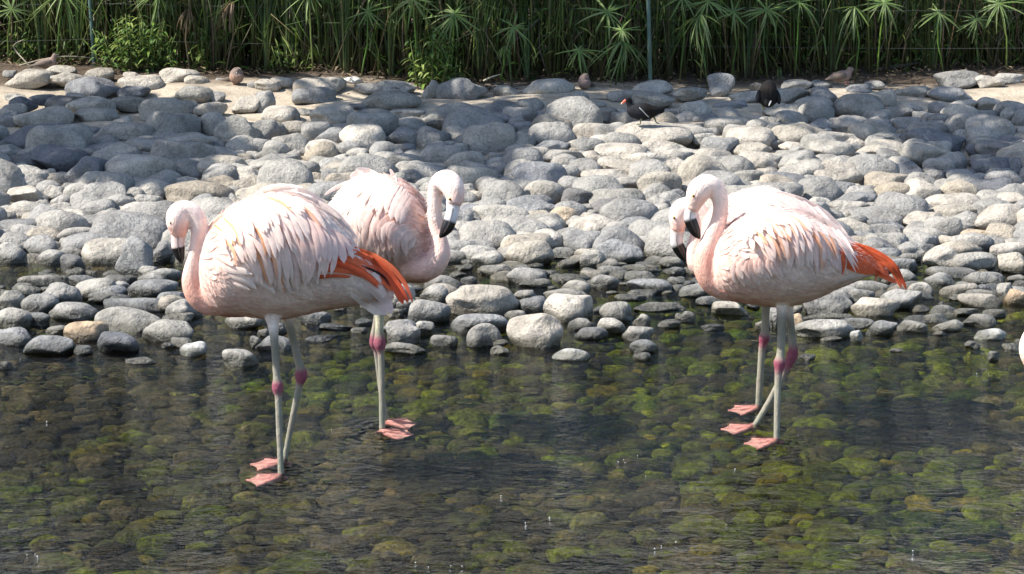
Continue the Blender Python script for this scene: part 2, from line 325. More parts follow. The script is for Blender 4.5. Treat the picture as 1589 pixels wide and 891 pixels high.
# stones traced from the photograph: cx,cy,w,h[tone] in tile pixels
TILES = [
(0, 100, 3.875, "60,60,80,45;190,85,270,80w;370,45,180,50w;400,95,210,75w;605,65,180,85w;800,72,110,40w;900,85,90,30;855,120,250,40w;1095,85,235,120w;1335,97,80,25;1530,130,80,50w;560,145,330,125d;810,170,200,75d;95,205,130,60;1185,110,140,80w;1175,185,220,110;1310,195,90,60;140,240,160,90d;270,215,170,70d;80,285,160,90;50,340,130,110;260,330,330,140;360,240,170,100d;470,205,150,60;530,260,300,120;580,320,270,110;790,240,220,75;980,300,270,190;1130,260,130,90;1270,270,180,80w;1480,250,160,110w;1140,335,90,60;1285,380,180,170;1430,430,270,230;1160,400,110,110d;1065,405,70,45;970,410,110,50;740,350,110,70;520,420,220,90;200,460,420,180d;50,545,220,120;450,485,150,50;740,430,390,130;630,520,260,100;900,510,300,140;1110,495,310,150;1260,470,110,70;370,580,330,160d;150,600,230,110d;30,690,90,180;170,690,220,130;350,690,180,80w;530,660,260,200d;850,650,400,200;680,570,150,80;900,575,230,80;1110,630,310,120;1130,715,140,80;1340,625,270,150w;1310,540,230,90;1430,560,110,70;1520,555,90,60;1510,605,90,60;1500,680,170,120w;1330,725,220,100b;1195,790,380,180b;1500,785,150,90w;165,800,230,130w;330,785,120,110;50,790,90,60;20,840,60,60;490,790,200,150;590,810,310,180;800,800,130,110;890,830,170,90;840,870,200,60;950,870,200,50;265,860,80,60;360,865,90,60;225,845,60,40;82,870,130,40;190,880,70,30"),
(400, 100, 3.875, "60,130,150,80w;140,115,150,70w;370,135,290,75w;570,100,120,55p;680,150,170,60;840,145,220,80;330,190,250,100;1040,160,100,120;1225,160,300,150;1490,165,140,80;800,230,330,100;40,240,120,150;135,310,200,110w;280,290,120,50;460,315,270,140;600,265,120,50;700,305,190,50;670,350,210,70;900,310,200,70;880,370,250,90;1050,340,220,120;1190,280,230,60;1260,345,220,110d;1455,300,210,150;225,400,260,120w;40,430,170,180;460,435,210,110;510,395,180,50;640,465,270,180w;900,455,230,120;1050,470,200,170;1210,430,190,110;1390,465,290,220;1520,400,80,80;1220,520,100,90;200,490,220,130;400,520,220,120w;250,510,70,60;60,555,150,70;190,580,150,80;380,600,160,90;520,580,150,80;830,520,220,60;680,600,190,110w;860,600,320,90;1110,545,230,100;1240,620,230,180;1060,640,190,90;1420,620,190,120;1520,580,100,60;110,640,310,120;130,710,280,110w;510,650,200,120w;365,675,130,70;370,735,160,80;360,795,80,50;910,710,180,140;1010,780,100,130;1425,760,240,150;1270,770,100,100;1400,690,150,60;1540,690,80,70;1260,860,120,60;1410,850,140,50;1520,870,100,60"),
(800, 100, 3.875, "195,150,290,100;360,210,150,80;90,245,150,80;40,290,130,130;330,265,260,70;500,245,90,30;820,150,240,90;640,190,180,40;830,220,240,50;1050,180,190,80;1235,130,150,140;1450,135,80,50;1390,205,170,80;480,320,260,90;650,310,110,80;880,310,190,90w;1080,290,180,130;1270,260,160,70;1340,250,100,70d;1300,300,180,80;1140,340,150,90;50,390,130,80;235,390,230,175w;460,410,200,110w;610,385,140,70;60,430,120,70;620,420,90,50;1050,410,130,100;1260,370,260,110;1500,380,100,120;840,445,440,180w;1160,470,190,110;1230,470,100,60;1410,455,270,150w;390,490,160,75w;540,470,190,90w;640,540,310,130w;900,530,270,110w;480,570,180,95w;200,510,240,80;280,570,240,110;60,530,180,100;450,630,180,70w;1190,570,280,85w;1420,520,230,90w;1440,590,300,80w;890,610,350,110w;660,640,220,110w;1110,650,210,120w;290,630,130,130;140,700,300,210d;550,690,290,110w;400,720,180,80;860,745,250,190w;640,730,190,90;380,815,180,140d;610,820,310,140;1380,700,220,120;1470,670,200,80w;90,840,260,90;850,850,130,110;970,800,120,90;250,880,130,40;1530,720,60,60"),
(1189, 100, 3.875, "180,130,180,70;330,130,120,40;120,190,230,50;560,155,150,60;650,130,110,50;870,175,200,70;345,200,190,120;690,215,180,120;1150,100,220,110;1180,60,100,50;1340,110,170,80w;1450,90,180,70;1100,190,250,80;560,260,310,160;280,270,220,140;100,290,220,110;800,295,160,80;870,270,130,60;1180,250,160,50;1330,240,140,80;980,330,100,80;1050,270,150,90;1190,370,290,150;1310,310,160,70;1470,310,120,100;1530,350,100,110;310,370,200,80;500,375,250,120;130,340,160,120;30,380,100,120;690,400,220,120;840,365,160,90;960,400,250,70;1380,360,150,40;1420,405,160,80;200,430,310,150w;470,465,260,110w;740,460,240,90;1010,470,340,150d;1200,440,140,90;400,540,260,150;690,520,280,80w;600,590,190,90;970,560,290,160;1130,560,140,50;1270,510,130,100d;1450,470,210,80d;1420,530,300,90d;170,570,240,80;160,500,160,40w;40,600,110,110;180,630,160,110w;270,640,90,90;430,680,290,200w;660,620,180,80;840,600,100,50;860,650,170,120d;1010,690,130,110d;1160,670,180,80d;1350,630,220,150d;1500,640,110,150d;700,720,280,130b;140,730,270,140d;450,770,250,120;920,780,210,160w;1100,760,170,120;1330,765,290,130d;520,830,270,80;730,820,190,70;1130,845,300,130w;1480,840,200,130w;312,850,140,100;30,650,90,60;1300,860,120,70"),
(0, 320, 3.4275, "210,80,210,60w;400,65,190,75w;130,130,290,100;530,110,310,100;410,170,210,110;60,230,140,80;270,215,140,40;385,300,130,80d;770,150,260,70;720,260,200,210;870,240,140,110d;790,350,110,70;800,60,220,90;500,20,250,70;640,50,110,60;30,50,110,60;160,30,80,50;320,20,110,70;220,395,240,60;455,395,180,50;640,390,170,50;150,445,130,50;320,465,220,120;510,440,220,110;560,460,230,80;645,430,90,60;815,430,250,85;70,500,140,110;210,515,190,100;80,590,190,100;390,555,260,95;210,600,120,70;500,500,60,30;720,520,330,80;910,490,150,80;980,545,170,100;690,610,360,110;80,690,220,90;460,660,230,100t;300,660,110,50;270,735,270,100;630,720,240,100d;900,660,280,110;440,765,110,45;980,725,140,50;1030,760,140,70p;890,740,60,30;750,820,160,35;1300,605,210,80;1280,805,190,85;1360,720,60,60;20,845,80,40;950,590,170,40"),
(600, 320, 3.1826, "420,40,130,90d;565,60,230,120;400,110,140,70;550,145,190,55;720,25,250,80;780,95,190,115;865,55,150,100t;960,20,140,40;1030,100,240,80w;1150,20,240,60d;1230,110,170,100;1060,60,110,40;1280,45,80,70d;1350,30,90,80;1370,80,110,40;935,150,200,35;890,130,60,30;380,185,120,50;350,155,70,30;710,230,220,120w;855,230,130,55;580,225,80,50;500,260,150,75;530,237,90,35t;545,315,165,55;895,280,120,40;1020,260,120,90;1090,285,110,50;1150,220,240,110;1060,170,130,40;1200,160,190,50;1010,210,120,25;1260,305,200,35;1410,275,130,50;1420,320,100,30;1015,325,110,35;1080,370,130,65;735,380,150,35;350,335,90,25;385,300,90,30;410,365,80,40;930,400,160,75;890,365,60,30;475,460,345,155w;685,440,110,60;720,485,150,90;890,440,240,60;905,500,240,140w;1300,390,220,65;1430,365,90,30;1200,450,150,30;1340,495,240,45;1080,500,180,40;1135,520,160,90;235,430,140,80;210,515,200,110;50,440,170,120;100,490,110,60;40,525,80,40;460,575,270,95;640,540,110,50;730,610,280,160w;480,635,185,110;560,675,80,30;960,580,130,60;1010,625,160,60;1110,590,140,75;1260,560,85,60;1395,580,110,40;1240,625,155,75;1275,690,150,65;1260,740,90,40;80,620,170,115;180,600,110,70;285,660,130,60;95,700,190,50;560,710,90,40;910,730,180,60p;1450,550,60,40"),
(1189, 320, 3.4275, "300,20,90,60;440,10,200,40;395,60,140,75;590,65,290,105;640,110,180,65;835,85,200,110w;1000,45,270,100w;800,10,160,50;1240,80,290,170w;1040,110,140,40;1030,135,130,50;600,150,240,55;845,155,220,50;470,115,120,50;590,190,170,60;820,190,190,40;990,185,110,45;1120,155,170,70t;1215,145,70,50;1220,190,150,55;1320,200,130,60;700,200,120,60;630,255,170,80;790,245,160,80;870,240,120,80d;1070,225,200,55;960,275,220,130w;1100,295,250,110;1280,235,220,90w;1320,300,170,110w;1160,385,220,80;980,350,250,60;920,390,170,70;730,310,160,70;710,370,180,80;1330,390,100,45;1270,450,90,90;1325,480,110,80t;1020,440,210,60w;1180,440,150,50;1140,500,240,70w;820,440,140,70;500,430,300,70;400,480,160,80;330,520,260,110;505,470,140,60;700,490,260,105;580,530,250,100w;320,585,270,35;480,620,180,50;310,645,310,100;170,610,90,80t;45,590,100,100;150,550,90,50;615,645,160,80;770,635,170,60;800,600,130,40;905,595,140,50;970,635,160,55;480,690,70,60p;1065,560,130,40;1130,605,180,60;1215,568,120,40;920,675,60,25;1190,680,170,55p;1095,735,80,40;690,765,70,20;220,800,90,30;930,520,30,25;1210,795,60,50;1300,745,90,35;1350,725,60,40;345,705,110,20"),
(400, 440, 6.6, "590,340,300,130;850,250,130,60;1090,395,180,60;1040,470,160,60;1460,460,330,160;1450,650,320,80;60,500,130,80;240,460,120,110;170,610,360,140;640,560,300,60d;800,440,330,60d;1400,290,160,60"),
(1040, 400, 7.945, "560,530,520,110;740,620,440,170w;1030,570,170,120;200,720,250,130;60,610,260,70;520,850,290,80;230,320,150,70;90,290,240,90;80,160,200,90;1270,730,150,230;1140,830,180,150w"),
]
SPECIAL = {   # traced stones that stand out enough to be things of their own: (tile, index): (name, label)
 (0, 11): ('boulder', 'dark slate grey oblong boulder lying on sand behind the left fence post'),
 (0, 8): ('boulder', 'pale rounded boulder on lit sand just left of the dove facing forward'),
 (0, 65): ('boulder', 'brownish oval boulder directly behind the curved neck of the leftmost flamingo'),
 (1, 8): ('boulder', 'large smooth grey boulder in front of the leafy bush at the reed edge'),
 (1, 3): ('boulder', 'small whitish rock alone on soil against the dark reeds'),
 (1, 28): ('boulder', 'sunlit rounded boulder with a shaded right end above the second flamingo'),
 (2, 10): ('boulder', 'upright blue grey boulder standing at reed edge left of the hunched black bird'),
 (2, 30): ('boulder', 'long pale sunlit boulder the walking black moorhen stands on'),
 (4, 9): ('boulder', 'big wet based boulder in the channel left of the leftmost flamingo bill'),
 (4, 38): ('boulder', 'tan brown oval stone among grey stones in the stream at left'),
 (4, 36): ('boulder', 'wide flat grey slab in the stream below the leftmost flamingo'),
 (4, 49): ('boulder', 'lone dark grey oval stone in open water left of the flamingo knees'),
 (5, 43): ('boulder', 'largest pale rounded boulder in the stream between the flamingo pairs'),
 (5, 47): ('boulder', 'blunt pale boulder right of the largest boulder in mid stream'),
 (5, 61): ('boulder', 'cracked pale boulder below the largest one at the edge of open water'),
 (5, 19): ('boulder', 'pointed pale cone shaped stone standing in dark water'),
 (5, 6): ('boulder', 'yellowish tan rounded stone at the waterline in mid bank'),
 (6, 50): ('boulder', 'smooth flat grey stone in water right of the right flamingo legs'),
 (6, 51): ('boulder', 'small ochre stone close beside the right flamingo leg'),
 (6, 59): ('boulder', 'small bright white stone in open water at right'),
 (6, 17): ('boulder', 'orange tan flat stone among white stones at the right shore'),
}
TONE = {'': [(.23, .222, .205), (.28, .266, .238), (.19, .19, .187), (.255, .243, .215), (.31, .292, .258)], 'd': [(.13, .135, .145), (.16, .163, .17), (.15, .145, .14)],
        'w': [(.35, .318, .27), (.31, .282, .236), (.38, .346, .296)], 't': [(.40, .30, .20), (.36, .29, .21)], 'p': [(.50, .49, .46)], 'b': [(.275, .24, .19)]}
def put_stone(me, cpos, a, b, c, parent=None, name='stone', tone=''):
    o = bpy.data.objects.new(name, me); COL.objects.link(o)
    if parent: o.parent = parent
    o.location = cpos; o.scale = (a, b, c)
    o.rotation_euler = (random.uniform(-.12, .12), random.uniform(-.13, .13), random.choice((0, math.pi))+random.uniform(-.35, .35))
    k = random.choice(TONE[tone]); j = random.uniform(.82, 1.04); o.color = (k[0]*j, k[1]*j, k[2]*j, 1)
    return o
placed_bank, placed_water = [], []
for ti, (ox, oy, sc, txt) in enumerate(TILES):
    for si, rec in enumerate(txt.split(';')):
        tone = ''
        if rec[-1].isalpha(): tone = rec[-1]; rec = rec[:-1]
        cx, cy, w, h = [float(q) for q in rec.split(',')]
        px, py = ox+cx/sc, oy+cy/sc; w, h = w/sc*(1.10 if py < 380 else 1.03), h/sc*(1.12 if py < 380 else 1.04)
        in_water = py + h/2 > 392
        if not in_water:
            # bank stones: rest on the slope, partly bedded in it
            p = hit(px, py, 0); s = scale_at(p)
            a = w/2/s; hh = max(h/2/s, a*.42); b = min(a*.9, hh*2.2)
            c = math.sqrt(max(hh*hh-(b*.15)**2, (.45*hh)**2))
            p = hit(px, py, c*.35)
            placed_bank.append((a*hh, p, a, b, c, tone, (ti, si)))
        else:
            p0 = hit_z(px, py+h/2, 0.0); s = scale_at(p0)
            a = w/2/s; hm = h/s; b = min(a*.8, hm*1.2)
            pc = P(px, py, p0.y+b*.75); top = P(px, py-h/2, p0.y+b*.75)
            c = hm*.66
            zc = top.z - c - b*.04
            placed_water.append((a*hm*1.2, Vector((pc.x, pc.y, zc)), a*1.03, b, c, tone, (ti, si)))
def lay(lst, parent, limit, fillmat):
    lst.sort(key=lambda r: -r[0]); extra = []; n = 0
    for i, (ar, p, a, b, c, tone, key) in enumerate(lst):
        me = STONES[random.randrange(len(STONES))]
        if key in SPECIAL:
            nm, lb = SPECIAL[key]
            o = put_stone(me, p, a, b, c, None, nm, tone); tag(o, lb, 'boulder', 'boulders that stand out on the bank and in the stream')
        elif n < limit:
            n += 1; put_stone(me, p, a, b, c, parent, 'stone', tone)
        else: extra.append((p, a, b, c))
    return extra
def stuff_stones(name, recs, mat, parent, shapes=LOW, faces=F2):
    V, Fc = [], []
    for (p, a, b, c) in recs:
        sh = shapes[random.randrange(len(shapes))]; an = random.uniform(-.5, .5); ca, sa = math.cos(an), math.sin(an)
        q = sh*np.array([a, b, c]); q = np.stack([q[:, 0]*ca-q[:, 1]*sa, q[:, 0]*sa+q[:, 1]*ca, q[:, 2]], 1)+np.array(p[:])
        k = len(V); V.extend(q.tolist()); Fc.extend([[i+k for i in f] for f in faces])
    return tag(mesh_obj(name, V, Fc, mat, parent), kind='stuff')
extra_b = lay(placed_bank, stone_bank, 295, None)
# stones wedged between and beyond the traced ones
HASH = {}
def occupied(x, y, a):
    for i in range(int((x-.5)//.25), int((x+.5)//.25)+1):
        for j in range(int((y-.5)//.25), int((y+.5)//.25)+1):
            for (qx, qy, qa, qb) in HASH.get((i, j), ()):
                if ((x-qx)/(qa+a*.55))**2+((y-qy)/(qb+a*.55))**2 < .62: return True
    return False
def occupy(x, y, a, b): HASH.setdefault((int(x//.25), int(y//.25)), []).append((x, y, a, b))
for (_, p, a, b, c, _t, _k) in placed_bank+placed_water: occupy(p.x, p.y, a, b)
for (qx, qy) in ((366, 136), (352, 132), (907, 144), (76, 112), (1314, 138), (1192, 188), (1180, 184), (990, 205), (1015, 207)):
    q = hit(qx, qy, .0); occupy(q.x, q.y, .17, .2)
for size, tries in ((.16, 160), (.12, 700), (.09, 1500), (.07, 1800), (.045, 1500), (.03, 1000)):
    for _ in range(tries):
        y = random.uniform(9.55, 13.6); x = random.uniform(-1, 1)*(.24*y+1.2); a = size*random.uniform(.8, 1.2)
        if y > 12.2 and random.random() < (y-12.2)*(1.0 if x > -.4 else 2.5): continue
        if occupied(x, y, a): continue
        b = a*random.uniform(.8, 1.0); occupy(x, y, a, b); extra_b.append((Vector((x, y, ground_z(x, y)+a*.12)), a, b, a*random.uniform(.62, .9)))
stuff_stones('small_stones', extra_b, M['stone_fill'], stone_bank)
extra_w = lay(placed_water, riverbed, 230, None)
for i in range(900):
    y = random.uniform(8.35, 10.0); x = random.uniform(-1, 1)*(.235*y+.3); a = random.choice((.022, .03, .04, .055, .075))*random.uniform(.8, 1.2)
    if noise.noise(Vector((x*1.6, y*2.2, 9))) < .05-(y-8.4)*.12 or occupied(x, y, a*.7): continue
    occupy(x, y, a, a); c = a*random.uniform(.3, .6); extra_w.append((Vector((x, y, random.uniform(-.3, .35)*c)), a, a*.85, c))
stuff_stones('small_wet_stones', extra_w, M['stone_fill'], riverbed)
# mossy stones under the water, with dark gaps between them
recs = []; HASH.clear()
FEET = [hit_z(qx, qy, -.02) for (qx, qy) in ((415, 748), (418, 725), (610, 677), (615, 661), (1188, 691), (1148, 670), (1158, 639))]
for size, tries in ((.07, 150), (.055, 700), (.042, 4200), (.032, 9000), (.024, 14000), (.015, 12000)):
    for _ in range(tries):
        y = 4.3 + 5.4*random.random(); x = random.uniform(-1, 1)*(.235*y+.3); a = size*random.uniform(.8, 1.25); b = a*random.uniform(.7, 1)
        hit_one = False
        for i in range(int((x-.15)//.12), int((x+.15)//.12)+1):
            for j in range(int((y-.15)//.12), int((y+.15)//.12)+1):
                for (qx, qy, qa, qb) in HASH.get((i, j), ()):
                    if ((x-qx)/(qa+a*.9))**2+((y-qy)/(qb+b*.9))**2 < .8: hit_one = True; break
                if hit_one: break
            if hit_one: break
        if hit_one: continue
        HASH.setdefault((int(x//.12), int(y//.12)), []).append((x, y, a, b))
        c = min(a*random.uniform(.4, .62), .034); zc = min(ground_z(x, y)+c*.2, -.010-c)
        if any((x-q.x)**2+(y-q.y)**2 < .15**2 for q in FEET): zc = min(zc, -.032-c)
        recs.append((Vector((x, y, zc)), a, b, c))
recs.sort(key=lambda r: -r[1]/r[0].y)
for (p, a, b, c) in recs[:65]:
    put_stone(BEDM[random.randrange(len(BEDM))], p, a, b, c, riverbed, 'mossy_stone', '')
stuff_stones('mossy_pebbles', recs[65:], M['bed_fill'], riverbed, TINY, F1)
# threads of algae combed along the stream
def algae():
    V, Fc, C = [], [], []
    for i in range(20000):
        y = 4.3+5.0*random.random(); x = random.uniform(-1, 1)*(.235*y+.3)
        g = noise.noise(Vector((x*1.1, y*1.1, 2.0)))+.5*noise.noise(Vector((x*4, y*4, 5)))+.10*x
        if random.random() > .35+g*1.3: continue
        if any((x-q.x)**2+(y-q.y)**2 < .09**2 for q in FEET): continue
        z = random.uniform(-.034, -.009); L = random.uniform(.008, .034); an = random.gauss(0, .22)+(math.pi if random.random() < .5 else 0); w = random.uniform(.0006, .0018)
        base = (.062, .082, .005) if g > .12 else ((.085, .068, .014) if random.random() < .6 else (.032, .05, .007)); j = random.uniform(.25, 1.5)
        if random.random() < .10: base = (.13, .11, .05)
        c = tuple(q*j for q in base); k = len(V); dx, dy = math.cos(an), math.sin(an)
        for t in (0, .35, .7, 1):
            ww = w*(1-.8*t); wig = .05*L*math.sin(t*4+i)
            px, py, pz = x+dx*L*t-dy*wig, y+dy*L*t+dx*wig, min(z+random.uniform(-.001, .001), -.006)
            V += [(px, py-ww, pz-ww*.6), (px, py+ww, pz+ww*.6)]; C += [c, c]
        for t in range(3): Fc.append((k+2*t, k+2*t+1, k+2*t+3, k+2*t+2))
    o = mesh_obj('algae', V, Fc, M['leaf'], riverbed, cols=C); tag(o, kind='stuff')
algae()
def mat_glint():
    t = NT('glint_white'); return t.done(t.bsdf((.85, .87, .88), .15, None, .8))
M['glint'] = mat_glint()
V, Fc = [], []  # tiny white specks added to imitate sun glints on the water
for (px, py, n, sp) in ((958, 718, 7, 14), (1003, 745, 3, 10), (1030, 705, 4, 12), (1015, 843, 9, 14), (645, 872, 6, 16), (770, 770, 3, 9), (860, 806, 3, 8), (820, 812, 3, 10), (50, 860, 8, 10), (40, 556, 3, 5), (72, 652, 2, 5), (513, 666, 2, 4), (1525, 582, 4, 10), (1246, 677, 3, 8), (1140, 728, 2, 8), (700, 880, 4, 14), (1120, 812, 3, 20), (1420, 860, 4, 14), (1325, 520, 6, 7)):
    for k in range((n+2)//3):
        p = hit_z(px+random.gauss(0, sp), py+random.gauss(0, sp*.35), 0); r = random.uniform(.0009, .0018); k0 = len(V)
        V += [(p.x+q[0]*r, p.y+q[1]*r, q[2]*r*.5) for q in V1.tolist()]; Fc += [[i+k0 for i in f] for f in F1]
tag(mesh_obj('glint_specks', V, Fc, M['glint']), 'scattered white specks imitating sun glints on the stream surface', 'glints', kind='stuff')

# ------------------------------------------------------------------ birds
def catmull(pts, n):
    pts = [np.array(p, float) for p in pts]; out = []
    for i in range(len(pts)-1):
        p0 = pts[max(i-1, 0)]; p1 = pts[i]; p2 = pts[i+1]; p3 = pts[min(i+2, len(pts)-1)]
        for k in range(n):
            t = k/n
            out.append(.5*((2*p1)+(-p0+p2)*t+(2*p0-5*p1+4*p2-p3)*t*t+(-p0+3*p1-3*p2+p3)*t**3))
    out.append(pts[-1]); return out
class Soup:
    def __init__(s): s.v, s.f, s.c = [], [], []
    def ring_loft(s, rings, cols, cap=True):
        k = len(s.v); n = len(rings[0])
        for r, c in zip(rings, cols):
            for q in r: s.v.append(tuple(q)); s.c.append(c)
        for i in range(len(rings)-1):
            for j in range(n):
                a = k+i*n+j; b = k+i*n+(j+1) % n
                s.f.append((a, b, b+n, a+n))
        if cap:
            for i, fl in ((0, True), (len(rings)-1, False)):
                ctr = sum((Vector(q) for q in rings[i]), Vector())/n; s.v.append(tuple(ctr)); s.c.append(cols[i]); ci = len(s.v)-1
                for j in range(n):
                    a = k+i*n+j; b = k+i*n+(j+1) % n
                    s.f.append((ci, b, a) if fl else (ci, a, b))
    def tube(s, path, Y, nseg=14, sub=4, ratio=1.0, cap=True):
        """path: (px, py, radius px, depth offset in m, colour[, depth ratio]) in photo pixels at distance Y"""
        rows = []
        for p in path:
            rows.append(list(p[:4])+list(p[4])+[p[5] if len(p) > 5 else ratio])
        rows = catmull(rows, sub); rings, cols = [], []
        for i, r in enumerate(rows):
            a = rows[max(i-1, 0)]; b = rows[min(i+1, len(rows)-1)]
            tx, ty = b[0]-a[0], b[1]-a[1]; L = math.hypot(tx, ty) or 1; nx, ny = -ty/L, tx/L
            c = P(r[0], r[1], Y+r[3]); sc = scale_at(c); rad = max(r[2], .3)/sc
            nv = Vector((nx, 0, -ny)); dv = Vector((0, 1, 0))
            dy = b[3]-a[3]; tl = Vector((tx/sc, dy, -ty/sc)).normalized()
            dv = (dv - tl*dv.dot(tl)); dv = dv.normalized() if dv.length > .2 else Vector((0, 1, 0))
            rings.append([c + nv*(rad*math.cos(2*math.pi*j/nseg)) + dv*(rad*r[7]*math.sin(2*math.pi*j/nseg)) for j in range(nseg)])
            cols.append((r[4], r[5], r[6]))
        s.ring_loft(rings, cols, cap)
    def build(s, name, mat, parent, origin, **kw):
        return mesh_obj(name, s.v, s.f, mat, parent, origin, cols=s.c, **kw)
class Body:
    """side-on trunk: stations (px, top, bottom, half depth px)"""
    def __init__(s, st, Y):
        s.st = np.array(st, float); s.Y = Y
        s.sc = scale_at(P(s.st[:, 0].mean(), 400, Y))
        xs = []
        rows = catmull(s.st, 5); s.rows = np.array(rows)
    def at(s, x):
        r = s.rows; return [np.interp(x, r[:, 0], r[:, k]) for k in (1, 2, 3)]
    def front(s, x, y):
        t, b, d = s.at(x); m = (t+b)/2; h = max((b-t)/2, 1); v = (y-m)/h
        return d*math.sqrt(max(0, 1-v*v)) if abs(v) < 1 else 0
    def pt(s, x, y, off=0, side=1):
        dpx = s.front(x, y)+off
        return P(x, y, s.Y - side*dpx/s.sc)
    def pol(s, x, th, off=0):
        """th: -pi/2 top .. 0 near side .. pi/2 bottom .. pi far side"""
        t, b, d = s.at(x); m = (t+b)/2; h = (b-t)/2
        y = m + (h+off)*math.sin(th); dep = (d+off)*math.cos(th)
        return P(x, y, s.Y - dep/s.sc)
    def soup(s, so, colf, nseg=36):
        rings, cols = [], []
        for r in s.rows:
            x, t, b, d = r; rings.append([]);
            for j in range(nseg):
                th = 2*math.pi*j/nseg
                y = (t+b)/2+(b-t)/2*math.sin(th); rings[-1].append(P(x, y, s.Y - d*math.cos(th)/s.sc))
            cols.append(colf(x))
        s_k = len(so.v); so.ring_loft(rings, cols)
def fused(name, so, mat, parent, origin, voxel, iters=4):
    """one continuous skin grown round all the lofts, colours carried over"""
    me = bpy.data.meshes.new(name); me.from_pydata(so.v, [], so.f); o = bpy.data.objects.new(name, me); COL.objects.link(o)
    m = o.modifiers.new('r', 'REMESH'); m.mode = 'VOXEL'; m.voxel_size = voxel
    q = o.modifiers.new('s', 'SMOOTH'); q.iterations = iters; q.factor = .5
    dg = bpy.context.evaluated_depsgraph_get(); ev = o.evaluated_get(dg); nm = bpy.data.meshes.new_from_object(ev)
    n = len(nm.vertices); co = np.empty(n*3); nm.vertices.foreach_get('co', co); co = co.reshape(-1, 3)
    fc = [tuple(p.vertices) for p in nm.polygons]
    kd = kdtree.KDTree(len(so.v))
    for i, v in enumerate(so.v): kd.insert(v, i)
    kd.balance(); cols = []
    C = np.array(so.c)
    for v in co:
        w = np.zeros(3); ws = 0
        for (_, i, d) in kd.find_n(v, 5):
            k = 1/(d+1e-4)**2; w += C[i]*k; ws += k
        cols.append(tuple(w/ws))
    bpy.data.objects.remove(o); bpy.data.meshes.remove(me); bpy.data.meshes.remove(nm)
    return mesh_obj(name, co.tolist(), fc, mat, parent, origin, cols=cols)
def blade(so, pts, nrm, width, c0, c1, point=.5, rag=0, cup=.25, wroot=.45):
    """a feather: 3 points across, along the given 3-D points; nrm = outward normal"""
    n = len(pts); k = len(so.v)
    for i, p in enumerate(pts):
        t = i/(n-1); a = pts[max(i-1, 0)]; b = pts[min(i+1, n-1)]; tl = (b-a).normalized(); sd = tl.cross(nrm).normalized()
        w = width*(wroot+(1-wroot)*min(1, t/.35))
        if t > point: w *= math.sqrt(max(0, 1-((t-point)/(1-point))**2))*.98+.02
        w1 = w*(1-rag*random.random()); w2 = w*(1-rag*random.random())
        col = tuple(c0[j]+(c1[j]-c0[j])*t for j in range(3))
        so.v += [tuple(p+sd*w1-nrm*(cup*w1)), tuple(p), tuple(p-sd*w2-nrm*(cup*w2))]; so.c += [col, tuple(q*.92 for q in col), col]
    for i in range(n-1):
        for j in range(2):
            a = k+i*3+j; so.f.append((a, a+1, a+4, a+3))
def img_feather(so, body, path, width, c0, c1, base, lift=3, point=.5, rag=.25, n=7, side=1, cup=.25):
    """path in photo pixels; laid on the trunk's near (side=1) or far (side=-1) flank"""
    pp = catmull([(x, y) for x, y in path], 6); m = len(pp)
    idx = [round(i*(m-1)/(n-1)) for i in range(n)]
    pts = [body.pt(pp[i][0], pp[i][1], base*min(1, .2+1.6*i/(m-1)) + lift*(i/(m-1))**2, side) for i in idx]
    mid = body.pt(pp[m//2][0], pp[m//2][1]+2, base, side); up = body.pt(pp[m//2][0], pp[m//2][1]-2, base, side); rt = body.pt(pp[m//2][0]+2, pp[m//2][1], base, side); lf = body.pt(pp[m//2][0]-2, pp[m//2][1], base, side)
    nrm = (up-mid).cross(rt-lf); nrm = nrm.normalized() if nrm.length > 1e-9 else Vector((0, -side, 0))
    if nrm.y*side > 0: nrm = -nrm
    nrm = (nrm+Vector((0, -side*.5, .15))).normalized()
    blade(so, pts, nrm, width/body.sc/2, c0, c1, point, rag, cup)
WHITE = (.91, .755, .675); PINK = (.88, .54, .44); PALE = (.91, .79, .72); SALMON = (.80, .40, .30); ORANGE = (.84, .36, .12); RED = (.86, .20, .085); DRED = (.66, .08, .035)
BLACK = (.012, .011, .012); GREYB = (.62, .58, .55); LEGC = (.285, .26, .21); KNEE = (.27, .09, .12); FOOT = (.64, .27, .32)
def lerp(a, b, t): return tuple(a[i]+(b[i]-a[i])*t for i in range(3))
def foot(parent, pos, heading, origin, L=.092, label=None):
    so = Soup(); up = Vector((0, 0, 1)); h = Vector(heading).normalized(); sd = up.cross(h)
    tips = []
    for a, l in ((-.78, .95), (0, 1.0), (.78, .95)):
        d = h*math.cos(a)+sd*math.sin(a); tips.append(d*(L*l))
        pts = [Vector(pos)+d*(L*l*t)+up*(.009*(1-t)**2+.004) for t in (0, .33, .66, 1)]
        rings = []
        for t, p in zip((0, .33, .66, 1), pts):
            r = .0075*(1-t)+.0035; s2 = up.cross(d)
            rings.append([p+s2*(r*math.cos(q*math.pi/3))+up*(r*math.sin(q*math.pi/3)) for q in range(6)])
        so.ring_loft(rings, [FOOT]*4)
    # webs
    for (a, b) in ((0, 1), (1, 2)):
        A, B = tips[a], tips[b]; k = len(so.v)
        for t in (.1, .4, .7, .98):
            for s_ in (0, .5, 1):
                m = A*(1-s_)+B*s_; sag = 1-.03*math.sin(s_*math.pi)*t
                so.v.append(tuple(Vector(pos)+m*(t*sag)+up*(.010*(1-t)**2+.005))); so.c.append((.73, .38, .42))
        for i in range(3):
            for j in range(2):
                q = k+i*3+j; so.f.append((q, q+1, q+4, q+3))
    back = Vector(pos)-h*.02; rings = [[p+sd*(r*math.cos(q*math.pi/3))+up*(r*math.sin(q*math.pi/3)) for q in range(6)] for p, r in ((Vector(pos)+up*.01, .008), (back+up*.008, .003))]
    so.ring_loft(rings, [FOOT]*2)
    return so.build('foot', M['leg'], parent, origin)
